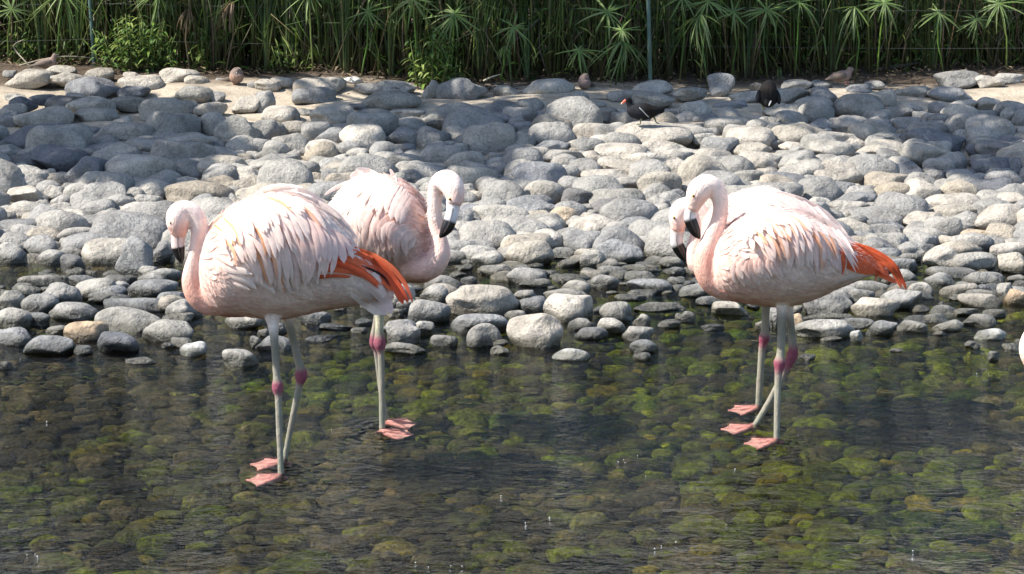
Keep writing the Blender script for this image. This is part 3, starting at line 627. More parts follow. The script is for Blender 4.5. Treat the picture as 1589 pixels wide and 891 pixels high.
def eye(parent, p, origin, r=.0042, col=(.75, .45, .08)):
    so = Soup(); v, f = ico(2)
    so.v = [tuple(Vector(q)*r+p) for q in v.tolist()]; so.f = [tuple(x) for x in f]; so.c = [BLACK if q[1] < -.80 else col for q in v.tolist()]
    return so.build('eye', M['bill'], parent, origin)
def plumage(parent, body, origin, n, xr, length, width, flow, colf, ths=(-math.pi, math.pi), lift=1.6, name='plumage'):
    """short body feathers, lying tailward over the trunk in random overlap"""
    so = Soup()
    lst = []
    for i in range(n):
        x = random.uniform(*xr); th = random.uniform(*ths); lst.append((x, th))
    for x, th in lst:
        dx, dth = flow(x, th); L = length*random.uniform(.7, 1.25); pts = []
        dx += random.uniform(-.12, .12); dth += random.uniform(-.25, .25)
        t_, b_, d_ = body.at(x); rr = max(8, (b_-t_+2*d_)/4)
        for t in (0, .3, .6, .85, 1):
            pts.append(body.pol(x+dx*L*t, th+dth*L*t/rr, .2+lift*t*t*random.uniform(.8, 1.3)))
        nr = (body.pol(x, th, 6)-body.pol(x, th, 0)); nr = nr.normalized() if nr.length > 1e-9 else Vector((0, -1, 0))
        c = colf(x, th); j = random.uniform(.95, 1.05)
        c1 = lerp(tuple(q*j for q in c), PALE, .45)
        blade(so, pts, nr, width*random.uniform(.8, 1.2)/body.sc/2, tuple(q*j for q in c), c1, .55, .2, .15, .5)
    o = so.build(name, M['feather'], parent, origin); o['kind'] = 'stuff'; return o
def wing_rows(parent, body, origin, rows, side=1, name='wing', red=None):
    """rows of covert feathers between a curve of roots and a curve of tips"""
    w = None; made = 0
    so0 = Soup()                       # the wing's own thin bed: short coverts under the long feathers
    wing = None
    feats = []
    for ri, row in enumerate(rows):
        roots = catmull(row['r'], 8); tips = catmull(row['t'], 8); n = int(row['n']*(1.9 if side > 0 else 1))
        for i in range(n):
            f = (i+random.uniform(-.18, .18))/(n-1) if n > 1 else 0; f = min(1, max(0, f)); k = f*(len(roots)-1); kt = f*(len(tips)-1)
            A = roots[int(k)]*(1-k % 1)+roots[min(int(k)+1, len(roots)-1)]*(k % 1)
            B = tips[int(kt)]*(1-kt % 1)+tips[min(int(kt)+1, len(tips)-1)]*(kt % 1)
            B = B + np.array([random.uniform(-7, 7), random.uniform(-7, 7)])
            d = B-A; nrm = np.array([d[1], -d[0]]); nrm /= (np.linalg.norm(nrm)+1e-6)
            mid = (A+B)/2 + nrm*row.get('bend', .12)*np.linalg.norm(d)*random.uniform(.7, 1.3)
            ow = 1; c0 = row.get('c0', PINK); c1 = row.get('c1', PALE)
            if random.random() < row.get('orange', 0)*.7: c0 = lerp(ORANGE, WHITE, random.uniform(.0, .3)); c1 = lerp(c0, WHITE, .25); ow = .55
            feats.append((row.get('base', 3), [A, mid, B], row['w']*ow*random.uniform(.5, .95), lerp(c0, PINK, random.uniform(0, .35)), lerp(c1, PINK, random.uniform(-.05, .25)), row.get('lift', 3)*random.uniform(.3, 1), row.get('point', .5)+random.uniform(-.1, .15), row.get('rag', .25)*.4))
    wing = None
    for (base, path, wd, c0, c1, lift, point, rag) in feats:
        so = Soup(); img_feather(so, body, path, wd, c0, c1, base+random.uniform(-.5, .5), lift, point, rag, 8, side)
        if wing is None:
            # bed of the wing
            bed = Soup(); xs_ = [q for row in rows for q in row['r']]
            for row in rows:
                for _ in range(row['n']*2):
                    q = random.random(); rr = catmull(row['r'], 8); A = rr[int(q*(len(rr)-1))]; tt = catmull(row['t'], 8); B = tt[int(q*(len(tt)-1))]
                    s0 = random.uniform(0, .55); A2 = A+(B-A)*s0; B2 = A2+(B-A)*.55
                    img_feather(bed, body, [A2+np.random.default_rng(int(q*1e6)).uniform(-3, 3, 2), (A2+B2)/2, B2], row['w']*.9, row.get('c0', PINK), row.get('c1', PALE), row.get('base', 3)*.55, 1.5, .5, .3, 5, side)
            wing = bed.build(name, M['feather'], parent, origin)
        so.build('feather', M['feather'], wing, origin)
    return wing
def long_feathers(parent, body, origin, name, specs, side=1):
    first = None; ex = []
    for sp in specs:
        if sp[2][1] < .2 and sp[2] != BLACK:                                    # flight feathers: a few overlapping narrower vanes each
            for k in (-1, -.6, -.2, .2, .6, 1):
                j = random.uniform(.7, 1.25); o = k*sp[1]*.30; cut = random.uniform(-.10, .06)
                (xe, ye), (xf, yf) = sp[0][-1], sp[0][-2]
                ex.append(([(x-o*.25*(i/3)+((xe-xf)*cut if i == 3 else 0), y+o*(1-.35*i/3)+((ye-yf)*cut if i == 3 else 0)) for i, (x, y) in enumerate(sp[0])], max(3.0, sp[1]*.26), tuple(q*j for q in lerp(sp[2], ORANGE, random.uniform(0, .18))), tuple(q*j*.9 for q in sp[3]), sp[4]+random.uniform(-.6, 1.8), (sp[5] if len(sp) > 5 else 2)*random.uniform(.6, 1.8), .30))
        else: ex.append(sp)
    for sp in ex:
        path, wd, c0, c1, base = sp[:5]; base += 4; lift = sp[5] if len(sp) > 5 else 2; point = sp[6] if len(sp) > 6 else .45
        so = Soup(); img_feather(so, body, path, wd, c0, c1, base, lift, point, .12, 11, side, .3)
        if first is None: first = so.build(name, M['feather'], parent, origin)
        else: so.build('feather', M['feather'], first, origin)
    return first
def leg_path(pts, Ytop, Yfoot):
    """pts (px,py,r,col): depth runs from hip to foot"""
    y0, y1 = pts[0][1], pts[-1][1]
    return [(x, y, r*(.88 if r < 9.3 else .96), Ytop+(Yfoot-Ytop)*(y-y0)/(y1-y0), c) for x, y, r, c in pts]
BEDZ = -.022
def flamingo(label, stations, neck, bill, legs, eyes, Yshift=0, plum=None, rows=(), primaries=(), tail=(), extra=None, chest=None):
    feet = []
    Ys = []
    for lg in legs:
        x, y = lg['foot']; p = hit_z(x, y, BEDZ); feet.append(p); Ys.append(p.y)
    Y = sum(Ys)/len(Ys)+Yshift; origin = Vector((sum(p.x for p in feet)/len(feet), sum(p.y for p in feet)/len(feet), BEDZ))
    root = empty('flamingo', origin); tag(root, label, 'flamingo', 'flamingos standing in the stream')
    body = Body(stations, Y); so = Soup()
    x0, x1 = body.rows[0, 0], body.rows[-1, 0]
    cf = chest or (lambda x: lerp(SALMON, WHITE, min(1, .45+abs(x-x0)/130)))
    body.soup(so, cf)
    so.tube(neck, Y, 16, 5)
    for lg, p in zip(legs, feet):
        pts = lg['pts']; so.tube([(x, y, r, d-Y, c) for x, y, r, d, c in leg_path(pts, Y+lg.get('dy', 0), p.y)], Y, 10, 4)
    ob = fused('body', so, M['skin'], root, origin, .0042, 3)
    sg = 1 if neck[-1][0] < stations[len(stations)//2][0] else -1
    down(root, ob, 5200, sg, P(stations[0][0], 400, Y).x-origin.x+.01, P(stations[-1][0], 400, Y).x-origin.x, P(500, stations[4][2]+4, Y).z-origin.z)
    b = Soup(); b.tube(bill, Y, 14, 5, .72); bo = b.build('bill', M['bill'], root, origin); sgn = 1 if bill[-1][0] > bill[0][0] else -1
    ml = Soup(); sc0 = body.sc; ml.tube([(x-r*.16*(1 if sgn > 0 else -1)*0, y, .55, d-.72*r/sc0, (.10, .07, .065)) for x, y, r, d, c in bill[1:-2]], Y, 6, 3); ml.build('mouth_line', M['bill'], bo, origin)
    for (ex, ey, ed) in eyes: eye(root, P(ex, ey, Y+ed), origin)
    for lg, p in zip(legs, feet): foot(root, p, lg['head'], origin)
    if plum: plumage(root, body, origin, **plum)
    if rows:
        wing_rows(root, body, origin, rows, 1); wing_rows(root, body, origin, [dict(r, n=max(2, r['n']//2), w=r['w']*1.5) for r in rows], -1)
    if primaries:
        long_feathers(root, body, origin, 'flight_feathers', primaries, 1); long_feathers(root, body, origin, 'flight_feathers', primaries, -1)
    if tail: long_feathers(root, body, origin, 'tail', tail, 1); long_feathers(root, body, origin, 'tail', [tail[0], tail[-1]], -1)
    if extra: extra(root, body, origin)
    return root, body, origin
def down(parent, bo, n, sgn, xlo, xhi, zmin):
    """fine wisps standing a little off the skin, so that outlines go soft"""
    me = bo.data; nv = len(me.vertices); co = np.empty(nv*3); no = np.empty(nv*3); me.vertices.foreach_get('co', co); me.vertices.foreach_get('normal', no)
    cl = np.empty(nv*4, dtype=np.float32); me.color_attributes['Col'].data.foreach_get('color', cl)
    co = co.reshape(-1, 3); no = no.reshape(-1, 3); cl = cl.reshape(-1, 4); ok = np.nonzero(co[:, 2] > zmin)[0]; so = Soup()
    for i in RNG.choice(ok, n):
        p = Vector(co[i]); nn = Vector(no[i]); inb = xlo < p.x < xhi
        d = Vector((sgn*.9, random.gauss(0, .25), -.35+random.gauss(0, .3))) if inb else Vector((sgn*.15, random.gauss(0, .2), -1))
        d = (d-nn*d.dot(nn)); d = d.normalized() if d.length > .1 else Vector((sgn, 0, 0)); sd = d.cross(nn).normalized()
        L = random.uniform(.010, .024) if inb else random.uniform(.004, .008); w = random.uniform(.0007, .0016) if inb else .0006; k = len(so.v)
        c = lerp(tuple(float(q) for q in cl[i, :3]), PALE, random.uniform(.1, .7))
        for t in (0, .5, 1):
            q = p+d*(L*t)+nn*(L*(.03+.30*t*t)); ww = w*(1-.9*t); so.v += [tuple(q-sd*ww), tuple(q+sd*ww)]; so.c += [c, c]
        so.f += [(k, k+1, k+3, k+2), (k+2, k+3, k+5, k+4)]
    o = so.build('down', M['feather'], parent, None); o['kind'] = 'stuff'
def std_flow(x, th): return (.95, .30 if -1.6 < th < .9 else (.08 if th < 2 else -.1))
def N(*a):   # neck/bill station with default depth offset
    return a

NP = lerp(PINK, WHITE, .55); NS = lerp(SALMON, PINK, .55)
# --- flamingo 1: front left, facing left
st1 = [(306, 398, 452, 12), (315, 368, 472, 46), (330, 345, 485, 70), (350, 326, 491, 86), (380, 309, 491, 96), (410, 300, 494, 98), (440, 299, 494, 96), (470, 306, 489, 88), (500, 324, 482, 78), (530, 352, 477, 62), (555, 384, 473, 45), (578, 412, 468, 28), (594, 436, 468, 12), (600, 448, 466, 4)]
neck1 = [(372, 452, 30, 0, NS), (345, 462, 27, -.005, NS), (322, 466, 23, -.012, NS), (306, 456, 19.5, -.02, lerp(SALMON, PINK, .3)), (298, 436, 16.5, -.025, lerp(SALMON, PINK, .6)), (299, 412, 12.5, -.03, NP), (303, 390, 10.5, -.03, NP), (308, 368, 12, -.03, NP), (309, 349, 13, -.03, WHITE), (302, 333, 13.5, -.03, WHITE), (290, 325, 14, -.03, WHITE), (279, 331, 18.5, -.03, WHITE), (276, 344, 18.5, -.03, lerp(PINK, WHITE, .6)), (277, 357, 15, -.03, PINK), (276, 366, 11, -.03, PINK)]
bill1 = [(277.5, 360, 12, -.03, PINK), (276.5, 368, 11.3, -.03, lerp(PINK, GREYB, .4)), (276, 377, 10.5, -.03, (.72, .55, .50)), (276.3, 382, 10.4, -.03, (.66, .50, .46)), (276.8, 385, 10.3, -.03, BLACK), (278, 392, 9.2, -.03, BLACK), (280, 400, 6.8, -.03, BLACK), (281.5, 406, 3.5, -.03, BLACK), (282.5, 409, 1, -.03, BLACK)]
legs1 = [dict(foot=(436, 747), head=(-1, -.08, 0), dy=-.035, pts=[(424, 470, 26, WHITE), (423, 490, 15, PALE), (424, 505, 9.5, PALE), (426, 530, 7.8, LEGC), (429, 575, 7.2, LEGC), (430, 588, 7.8, LEGC), (430.7, 595, 9.4, KNEE), (431, 603, 10, KNEE), (431.5, 610, 8.6, KNEE), (432, 616, 7, LEGC), (434, 680, 6.2, LEGC), (436, 735, 6, LEGC), (436, 748, 6.5, FOOT)]),
         dict(foot=(441, 724), head=(-1, .05, 0), dy=.035, pts=[(440, 470, 24, WHITE), (445, 488, 10, PALE), (450, 508, 8, LEGC), (459, 545, 7, LEGC), (465.5, 568, 8, LEGC), (467, 575, 9.8, KNEE), (467.5, 584, 10.6, KNEE), (466, 593, 8.6, KNEE), (464, 601, 6.8, LEGC), (452, 660, 6, LEGC), (442, 712, 5.6, LEGC), (441, 725, 6, FOOT)])]
rows1 = [
 dict(r=[(470, 330), (505, 350), (530, 365)], t=[(492, 412), (522, 408), (556, 392)], n=4, w=17, base=14, c0=lerp(PINK, WHITE, .4), c1=(.88, .74, .69), point=.6, rag=.08, bend=.10),
 dict(r=[(440, 345), (470, 352), (500, 362)], t=[(470, 432), (489, 436), (512, 424)], n=4, w=14, base=13, c0=PINK, c1=PALE, point=.35, rag=.05, bend=.16),
 dict(r=[(365, 385), (400, 372), (440, 352), (470, 335)], t=[(425, 447), (455, 452), (482, 440), (510, 410)], n=9, w=15, base=5, c0=PINK, c1=PALE, bend=.14, lift=4, point=.45, orange=.15),
 dict(r=[(345, 372), (375, 350), (415, 330), (450, 318)], t=[(400, 440), (430, 442), (470, 425), (520, 380)], n=11, w=14, base=7.5, c0=lerp(PINK, WHITE, .3), c1=PALE, bend=.15, lift=4, orange=.18, point=.4),
 dict(r=[(335, 362), (360, 335), (400, 315), (440, 305)], t=[(372, 410), (410, 405), (450, 385), (505, 350)], n=12, w=13, base=10, c0=WHITE, c1=PALE, bend=.14, lift=4, orange=.22, point=.4),
 dict(r=[(330, 352), (355, 328), (390, 310), (425, 303)], t=[(356, 388), (390, 370), (430, 350), (475, 325)], n=11, w=12, base=12, c0=WHITE, c1=PALE, bend=.10, lift=4, orange=.10),
 dict(r=[(400, 303), (430, 300), (455, 302)], t=[(470, 312), (520, 340), (556, 378)], n=8, w=12, base=6, c0=WHITE, c1=PALE, bend=.12, lift=3, orange=.06, point=.35),
]
prim1 = [([(560, 412), (580, 420), (596, 430), (606, 446)], 4, BLACK, (.05, .02, .02), 5.5, 5, .3), ([(490, 421), (518, 417), (548, 421), (566, 430)], 13, RED, RED, 1.5, 1), ([(472, 430), (495, 430), (520, 428), (545, 430)], 7, DRED, RED, 1.0, 1),
 ([(515, 395), (550, 400), (580, 418), (600, 436), (612, 452)], 24, RED, RED, 2.2, 3), ([(520, 385), (556, 396), (588, 415), (612, 442), (626, 473)], 18, RED, (.70, .12, .06), 3.0, 5, .4),
 ([(530, 384), (566, 396), (600, 418), (622, 446), (634, 470)], 13, (.78, .13, .04), (.66, .12, .07), 4.0, 7, .35), ([(540, 382), (575, 394), (606, 414), (628, 440), (641, 471)], 9, (.80, .20, .07), (.66, .14, .08), 4.5, 9, .3),
 ([(505, 405), (540, 412), (570, 428), (590, 446)], 18, (.78, .10, .035), RED, 2.5, 2)]
tail1 = [([(548, 442), (570, 460), (588, 475), (600, 489)], 22, PALE, (.78, .66, .66), 2, 2, .6), ([(556, 430), (582, 450), (600, 470), (608, 487)], 18, WHITE, (.80, .62, .60), 4, 3, .6), ([(540, 452), (562, 467), (578, 479), (590, 488)], 16, PALE, PALE, 1, 1, .6), ([(550, 425), (575, 436), (590, 450), (596, 462)], 16, WHITE, PALE, 3, 3, .55), ([(535, 455), (555, 466), (570, 474), (580, 484)], 12, PALE, PALE, 1, 0, .5)]
def extra1(root, body, origin):
    # ragged scapulars blown up over the back, and the tuft parted over a red patch on the flank
    sp = [([(400, 306), (415, 294), (440, 288), (470, 291)], 8, WHITE, PALE, 3, 14), ([(385, 312), (405, 297), (425, 289), (447, 287)], 9, WHITE, PALE, 3, 14), ([(420, 303), (440, 298), (460, 300), (486, 306)], 8, WHITE, PALE, 4, 9), ([(395, 306), (412, 298), (428, 293), (438, 286)], 8, WHITE, PALE, 1, 6),
          ([(440, 302), (470, 306), (500, 318), (528, 340)], 9, WHITE, PALE, 4, 8), ([(410, 302), (432, 296), (452, 294), (462, 295)], 7, WHITE, PALE, 6, 10), ([(332, 352), (331, 344), (332, 338)], 5, WHITE, PALE, 2, 8), ([(352, 328), (358, 320), (366, 316)], 6, WHITE, PALE, 2, 6)]
    f = None
    for (pth, w, c0, c1, b, l) in sp:
        so = Soup(); img_feather(so, body, pth, w, c0, c1, b, l, .3, .15, 9, 1, .2)
        f = so.build('ruffled_back', M['feather'], root, origin) if f is None else (so.build('feather', M['feather'], f, origin) and f)
    f = None
    for (pth, w, c0, c1, b, l) in [([(352, 414), (362, 417), (372, 416)], 9, RED, ORANGE, 1, 1), ([(338, 408), (352, 418), (372, 420), (392, 426)], 13, WHITE, PALE, 4, 5), ([(350, 424), (366, 430), (385, 438), (398, 449)], 13, WHITE, PALE, 5, 6), ([(378, 430), (395, 434), (412, 442), (428, 456)], 12, PALE, PALE, 4, 5), ([(335, 400), (350, 405), (362, 413)], 8, PINK, PALE, 4, 4), ([(360, 438), (372, 444), (388, 450)], 7, WHITE, WHITE, 6, 5)]:
        so = Soup(); img_feather(so, body, pth, w, c0, c1, b, l, .5, .2, 8, 1, .35)
        f = so.build('flank_tuft', M['feather'], root, origin) if f is None else (so.build('feather', M['feather'], f, origin) and f)
def pc1(x, th):
    low = smooth(.2, 1.2, th) if th > 0 else 0
    c = lerp(lerp(PINK, WHITE, .5), WHITE, smooth(320, 420, x))
    c = lerp(c, (.90, .64, .54), low*.75)
    return lerp(c, lerp(SALMON, WHITE, .35), low*(1-smooth(330, 430, x))*.9)
flamingo('ruffled flamingo nearest the viewer at left, facing left with red wing tip trailing right', st1, neck1, bill1, legs1, [(265.5, 346, -.054)],
         plum=dict(n=1500, xr=(312, 590), length=21, width=8.5, flow=std_flow, colf=pc1), rows=rows1, primaries=prim1, tail=tail1, extra=extra1)

# --- flamingo 2: behind it, turned towards us, facing right
st2 = [(508, 330, 362, 14), (520, 305, 384, 42), (540, 283, 408, 72), (562, 271, 422, 92), (590, 270, 431, 102), (615, 275, 435, 104), (635, 286, 437, 98), (652, 302, 438, 84), (666, 322, 436, 62), (676, 350, 428, 36), (682, 378, 410, 12)]
NK2 = lerp(PINK, WHITE, .45)
neck2 = [(640, 410, 26, -.10, NK2), (655, 415, 22, -.13, NK2), (671, 412, 19.5, -.155, NK2), (681, 396, 18, -.16, NK2), (682, 377, 14, -.155, NK2), (677, 357, 11.5, -.145, NK2), (675, 335, 11.5, -.14, WHITE), (675, 312, 11.5, -.14, WHITE), (677, 293, 13, -.14, WHITE), (685, 282, 16, -.15, WHITE), (695, 282, 18.5, -.165, WHITE), (703, 292, 18, -.18, WHITE), (706, 306, 15, -.19, NK2), (704, 318, 11.5, -.195, NK2)]
bill2 = [(704, 314, 12, -.192, NK2), (703, 323, 10.5, -.197, GREYB), (701.5, 332, 9.8, -.20, (.70, .67, .66)), (699, 341, 10, -.202, (.55, .52, .52)), (697.5, 345, 10, -.203, BLACK), (693.5, 354, 9.6, -.205, BLACK), (688, 362, 6.5, -.205, BLACK), (684, 367, 3.2, -.205, BLACK), (682.5, 369, 1, -.205, BLACK)]
legs2 = [dict(foot=(593, 676), head=(1, -.12, 0), dy=-.03, pts=[(594, 425, 30, WHITE), (593, 452, 18, lerp(PINK, LEGC, .4)), (590, 475, 10, LEGC), (589, 500, 8, (.52, .50, .36)), (588.5, 518, 8.2, LEGC), (589, 526, 9.6, KNEE), (589.5, 535, 10.4, KNEE), (590.5, 543, 8.5, KNEE), (591.2, 550, 6.6, LEGC), (592.5, 610, 6, LEGC), (593, 662, 5.8, LEGC), (593, 677, 6.5, FOOT)]),
         dict(foot=(600, 661), head=(1, .1, 0), dy=.03, pts=[(606, 420, 26, WHITE), (598, 455, 14, lerp(PINK, LEGC, .4)), (589, 480, 9, LEGC), (584, 505, 7.5, LEGC), (581.8, 516, 7.8, LEGC), (581.5, 523, 9, KNEE), (582, 532, 9.5, KNEE), (583.5, 540, 7.8, KNEE), (585, 547, 6.2, LEGC), (592, 610, 5.6, LEGC), (599, 652, 5.4, LEGC), (600, 661, 6, FOOT)])]
rows2 = [
 dict(r=[(560, 300), (590, 310), (620, 325)], t=[(520, 350), (548, 390), (580, 410)], n=7, w=20, base=4, c0=WHITE, c1=PALE, bend=-.12, lift=4),
 dict(r=[(575, 285), (605, 300), (640, 335)], t=[(535, 330), (570, 385), (598, 412)], n=9, w=17, base=6, c0=lerp(PINK, WHITE, .5), c1=PALE, bend=-.14, lift=5, rag=.2),
 dict(r=[(612, 330), (630, 338), (645, 352)], t=[(583, 372), (598, 404), (615, 408)], n=7, w=13, base=9, c0=PINK, c1=PALE, bend=-.25, lift=6),
 dict(r=[(622, 345), (638, 350), (650, 362)], t=[(600, 374), (610, 392), (628, 400)], n=6, w=12, base=12, c0=WHITE, c1=PALE, bend=-.28, lift=6),
 dict(r=[(585, 274), (612, 280), (640, 305)], t=[(545, 300), (585, 330), (625, 345)], n=9, w=15, base=9, c0=WHITE, c1=PALE, bend=-.08, lift=4, orange=.08),
]
def extra2(root, body, origin):
    sp = [([(560, 285), (540, 284), (520, 292), (502, 304)], 8, WHITE, PALE, 2, 6), ([(575, 276), (556, 269), (550, 270), (543, 275)], 9, WHITE, PALE, 2, 8), ([(590, 274), (574, 266), (560, 263), (551, 263)], 9, WHITE, PALE, 2, 8), ([(615, 282), (611, 274), (608, 268), (605, 262)], 7, WHITE, WHITE, 2, 6), ([(600, 276), (597, 270), (594, 266)], 6, WHITE, WHITE, 2, 4), ([(555, 300), (535, 300), (515, 312), (508, 322)], 9, WHITE, PALE, 3, 5), ([(550, 320), (530, 322), (514, 330)], 10, WHITE, PALE, 3, 5)]
    f = None
    for (pth, w, c0, c1, b, l) in sp:
        so = Soup(); img_feather(so, body, pth, w, c0, c1, b, l, .3, .15, 9, 1, .2)
        f = so.build('ruffled_back', M['feather'], root, origin) if f is None else (so.build('feather', M['feather'], f, origin) and f)
def flow2(x, th): return (-.9, .32 if -1.6 < th < .6 else .1)
def pc2(x, th):
    c = lerp(WHITE, lerp(PINK, WHITE, .4), smooth(560, 670, x)); return lerp(c, lerp(SALMON, WHITE, .6), smooth(.3, 1.2, th)*.6)
flamingo('flamingo standing behind another one, facing right with its bill tucked towards its own neck', st2, neck2, bill2, legs2, [(698, 309, -.212)], Yshift=.0,
         plum=dict(n=1300, xr=(515, 676), length=19, width=8, flow=flow2, colf=pc2), rows=rows2, extra=extra2, chest=lambda x: lerp(WHITE, NK2, smooth(560, 670, x)))

# --- flamingo 4: behind the right one, mostly hidden
st4 = [(1086, 362, 420, 12), (1094, 338, 432, 40), (1110, 316, 440, 66), (1132, 303, 446, 84), (1160, 294, 449, 92), (1190, 290, 450, 92), (1215, 298, 447, 88), (1245, 312, 442, 78), (1275, 332, 432, 62), (1300, 352, 418, 44), (1322, 371, 406, 24), (1336, 384, 396, 8)]
neck4 = [(1118, 412, 26, 0, NP), (1098, 416, 20, -.005, NP), (1083, 408, 17, -.01, NP), (1078, 390, 14, -.01, NP), (1082, 368, 11.5, -.01, NP), (1087, 348, 11.5, -.01, NP), (1088, 332, 12, -.01, WHITE), (1081, 322, 12, -.01, WHITE), (1070, 319, 13.5, -.01, WHITE), (1058, 325, 16.5, -.01, WHITE), (1053, 337, 15.5, -.01, WHITE), (1052, 350, 12.5, -.01, lerp(PINK, WHITE, .5)), (1051, 358, 10.5, -.01, PINK)]
bill4 = [(1052, 354, 11.2, -.01, PINK), (1050.5, 363, 10.2, -.01, GREYB), (1050, 372, 9.8, -.01, (.66, .62, .60)), (1050.5, 378, 9.8, -.01, (.50, .48, .47)), (1052, 382, 9.8, -.01, BLACK), (1056, 390, 9.2, -.01, BLACK), (1061, 399, 6.5, -.01, BLACK), (1065, 405, 3.2, -.01, BLACK), (1066.5, 408, 1, -.01, BLACK)]
legs4 = [dict(foot=(1177, 639), head=(-1, -.05, 0), dy=-.02, pts=[(1190, 430, 22, WHITE), (1189, 462, 10, LEGC), (1188, 490, 7.4, LEGC), (1187, 513, 7.4, LEGC), (1186, 523, 9.5, KNEE), (1184, 534, 7.6, KNEE), (1182, 548, 6.6, LEGC), (1179, 595, 6.4, LEGC), (1177, 630, 6, LEGC), (1177, 640, 6.2, FOOT)])]
rows4 = [dict(r=[(1150, 305), (1185, 296), (1215, 302)], t=[(1215, 335), (1265, 345), (1320, 375)], n=9, w=13, base=4, c0=WHITE, c1=PALE, bend=.1, lift=3), dict(r=[(1130, 312), (1155, 302), (1190, 296)], t=[(1180, 330), (1215, 325), (1270, 335)], n=8, w=12, base=6, c0=WHITE, c1=PALE, bend=.1, lift=3, orange=.1)]
prim4 = [([(1250, 350), (1285, 365), (1315, 385), (1345, 408)], 16, PALE, WHITE, 2, 2)]
flamingo('flamingo farther back at right, head and bill showing left of the nearer flamingo neck', st4, neck4, bill4, legs4, [(1046, 338, -.035)],
         plum=dict(n=800, xr=(1092, 1330), length=19, width=8, flow=std_flow, colf=lambda x, th: WHITE), rows=rows4, primaries=prim4)

# --- flamingo 3: right front, facing left
st3 = [(1104, 396, 444, 12), (1112, 374, 456, 40), (1128, 350, 464, 62), (1150, 335, 469, 78), (1175, 326, 473, 88), (1205, 323, 475, 92), (1235, 328, 473, 88), (1262, 339, 465, 78), (1290, 355, 453, 62), (1318, 373, 440, 44), (1342, 390, 430, 26), (1358, 404, 424, 10), (1364, 410, 421, 4)]
NC = lerp(SALMON, PINK, .75)
neck3 = [(1150, 436, 30, 0, NS), (1125, 441, 25, -.005, NS), (1105, 434, 21, -.012, lerp(SALMON, PINK, .35)), (1095, 415, 19, -.018, lerp(SALMON, PINK, .5)), (1096, 392, 17.5, -.02, NC), (1104, 370, 14.5, -.022, NP), (1113, 349, 12.8, -.025, NP), (1118, 328, 12.2, -.025, NP), (1117, 308, 12.8, -.025, WHITE), (1109, 293, 15, -.025, WHITE), (1097, 288, 18, -.025, WHITE), (1086, 295, 19, -.025, WHITE), (1080, 307, 16.5, -.025, lerp(PINK, WHITE, .5)), (1076, 319, 12, -.025, NP), (1073, 326, 10, -.025, PINK)]
bill3 = [(1075.5, 321, 11, -.025, PINK), (1072.5, 328, 10, -.025, GREYB), (1071, 334, 9.6, -.025, (.70, .68, .67)), (1070.7, 338, 9.6, -.025, (.60, .58, .58)), (1071.5, 342, 9.9, -.025, BLACK), (1075, 351, 9.8, -.025, BLACK), (1080, 361, 7.6, -.025, BLACK), (1084, 367.5, 4.2, -.025, BLACK), (1086, 371, 1.2, -.025, BLACK)]
legs3 = [dict(foot=(1205, 691), head=(-1, -.02, 0), dy=-.03, pts=[(1213, 450, 24, WHITE), (1213, 474, 11, PALE), (1213, 495, 8.2, LEGC), (1212, 535, 7.6, LEGC), (1211, 553, 8.2, LEGC), (1210, 562, 10.6, KNEE), (1209, 573, 9, KNEE), (1207.5, 588, 6.8, LEGC), (1206, 640, 6.3, LEGC), (1205, 682, 5.9, LEGC), (1205, 692, 6.3, FOOT)]),
         dict(foot=(1168, 669), head=(-1, .03, 0), dy=.03, pts=[(1222, 450, 24, WHITE), (1223, 474, 10, PALE), (1226, 498, 7.8, LEGC), (1230, 528, 7.4, LEGC), (1231, 542, 9, KNEE), (1229, 553, 9.6, KNEE), (1223, 566, 8, KNEE), (1214, 585, 6.6, LEGC), (1193, 625, 6.2, LEGC), (1172, 660, 6, LEGC), (1168, 670, 6.4, FOOT)])]
rows3 = [
 dict(r=[(1235, 345), (1265, 352), (1290, 362)], t=[(1262, 425), (1300, 418), (1308, 420)], n=5, w=17, base=3.5, c0=lerp(ORANGE, WHITE, .35), c1=(.82, .70, .68), point=.6, rag=.08, bend=.12),
 dict(r=[(1190, 358), (1215, 350), (1240, 345), (1262, 348)], t=[(1225, 420), (1248, 415), (1275, 420), (1298, 400)], n=9, w=13, base=5.5, c0=lerp(ORANGE, PINK, .5), c1=PALE, bend=.16, lift=4, orange=.45, point=.45),
 dict(r=[(1160, 362), (1180, 350), (1205, 342), (1232, 340)], t=[(1195, 410), (1222, 398), (1245, 398), (1275, 385)], n=10, w=12, base=8, c0=PINK, c1=PALE, bend=.18, lift=4, orange=.35, point=.4),
 dict(r=[(1145, 358), (1165, 342), (1190, 333), (1215, 331)], t=[(1175, 390), (1205, 372), (1230, 372), (1262, 362)], n=11, w=12, base=10, c0=WHITE, c1=PALE, bend=.14, lift=4, orange=.18, point=.4),
 dict(r=[(1138, 352), (1160, 335), (1185, 328)], t=[(1162, 372), (1190, 355), (1222, 350)], n=8, w=12, base=12, c0=WHITE, c1=PALE, bend=.1, lift=3),
 dict(r=[(1205, 328), (1232, 334), (1262, 345)], t=[(1290, 358), (1320, 388), (1333, 421)], n=7, w=10, base=7, c0=WHITE, c1=PALE, bend=.14, lift=5, point=.35),
 # curled flank feathers below the wing bend
 dict(r=[(1150, 395), (1160, 402), (1172, 400)], t=[(1140, 438), (1165, 440), (1190, 436)], n=7, w=11, base=4, c0=lerp(PINK, WHITE, .3), c1=PALE, bend=-.22, lift=5),
 dict(r=[(1180, 396), (1198, 392), (1212, 394)], t=[(1178, 428), (1196, 432), (1212, 430)], n=7, w=10, base=5, c0=PINK, c1=PALE, bend=-.3, lift=5),
 dict(r=[(1130, 400), (1138, 415), (1145, 425)], t=[(1150, 425), (1162, 442), (1175, 450)], n=5, w=11, base=3, c0=PINK, c1=WHITE, bend=.1, lift=3),
]
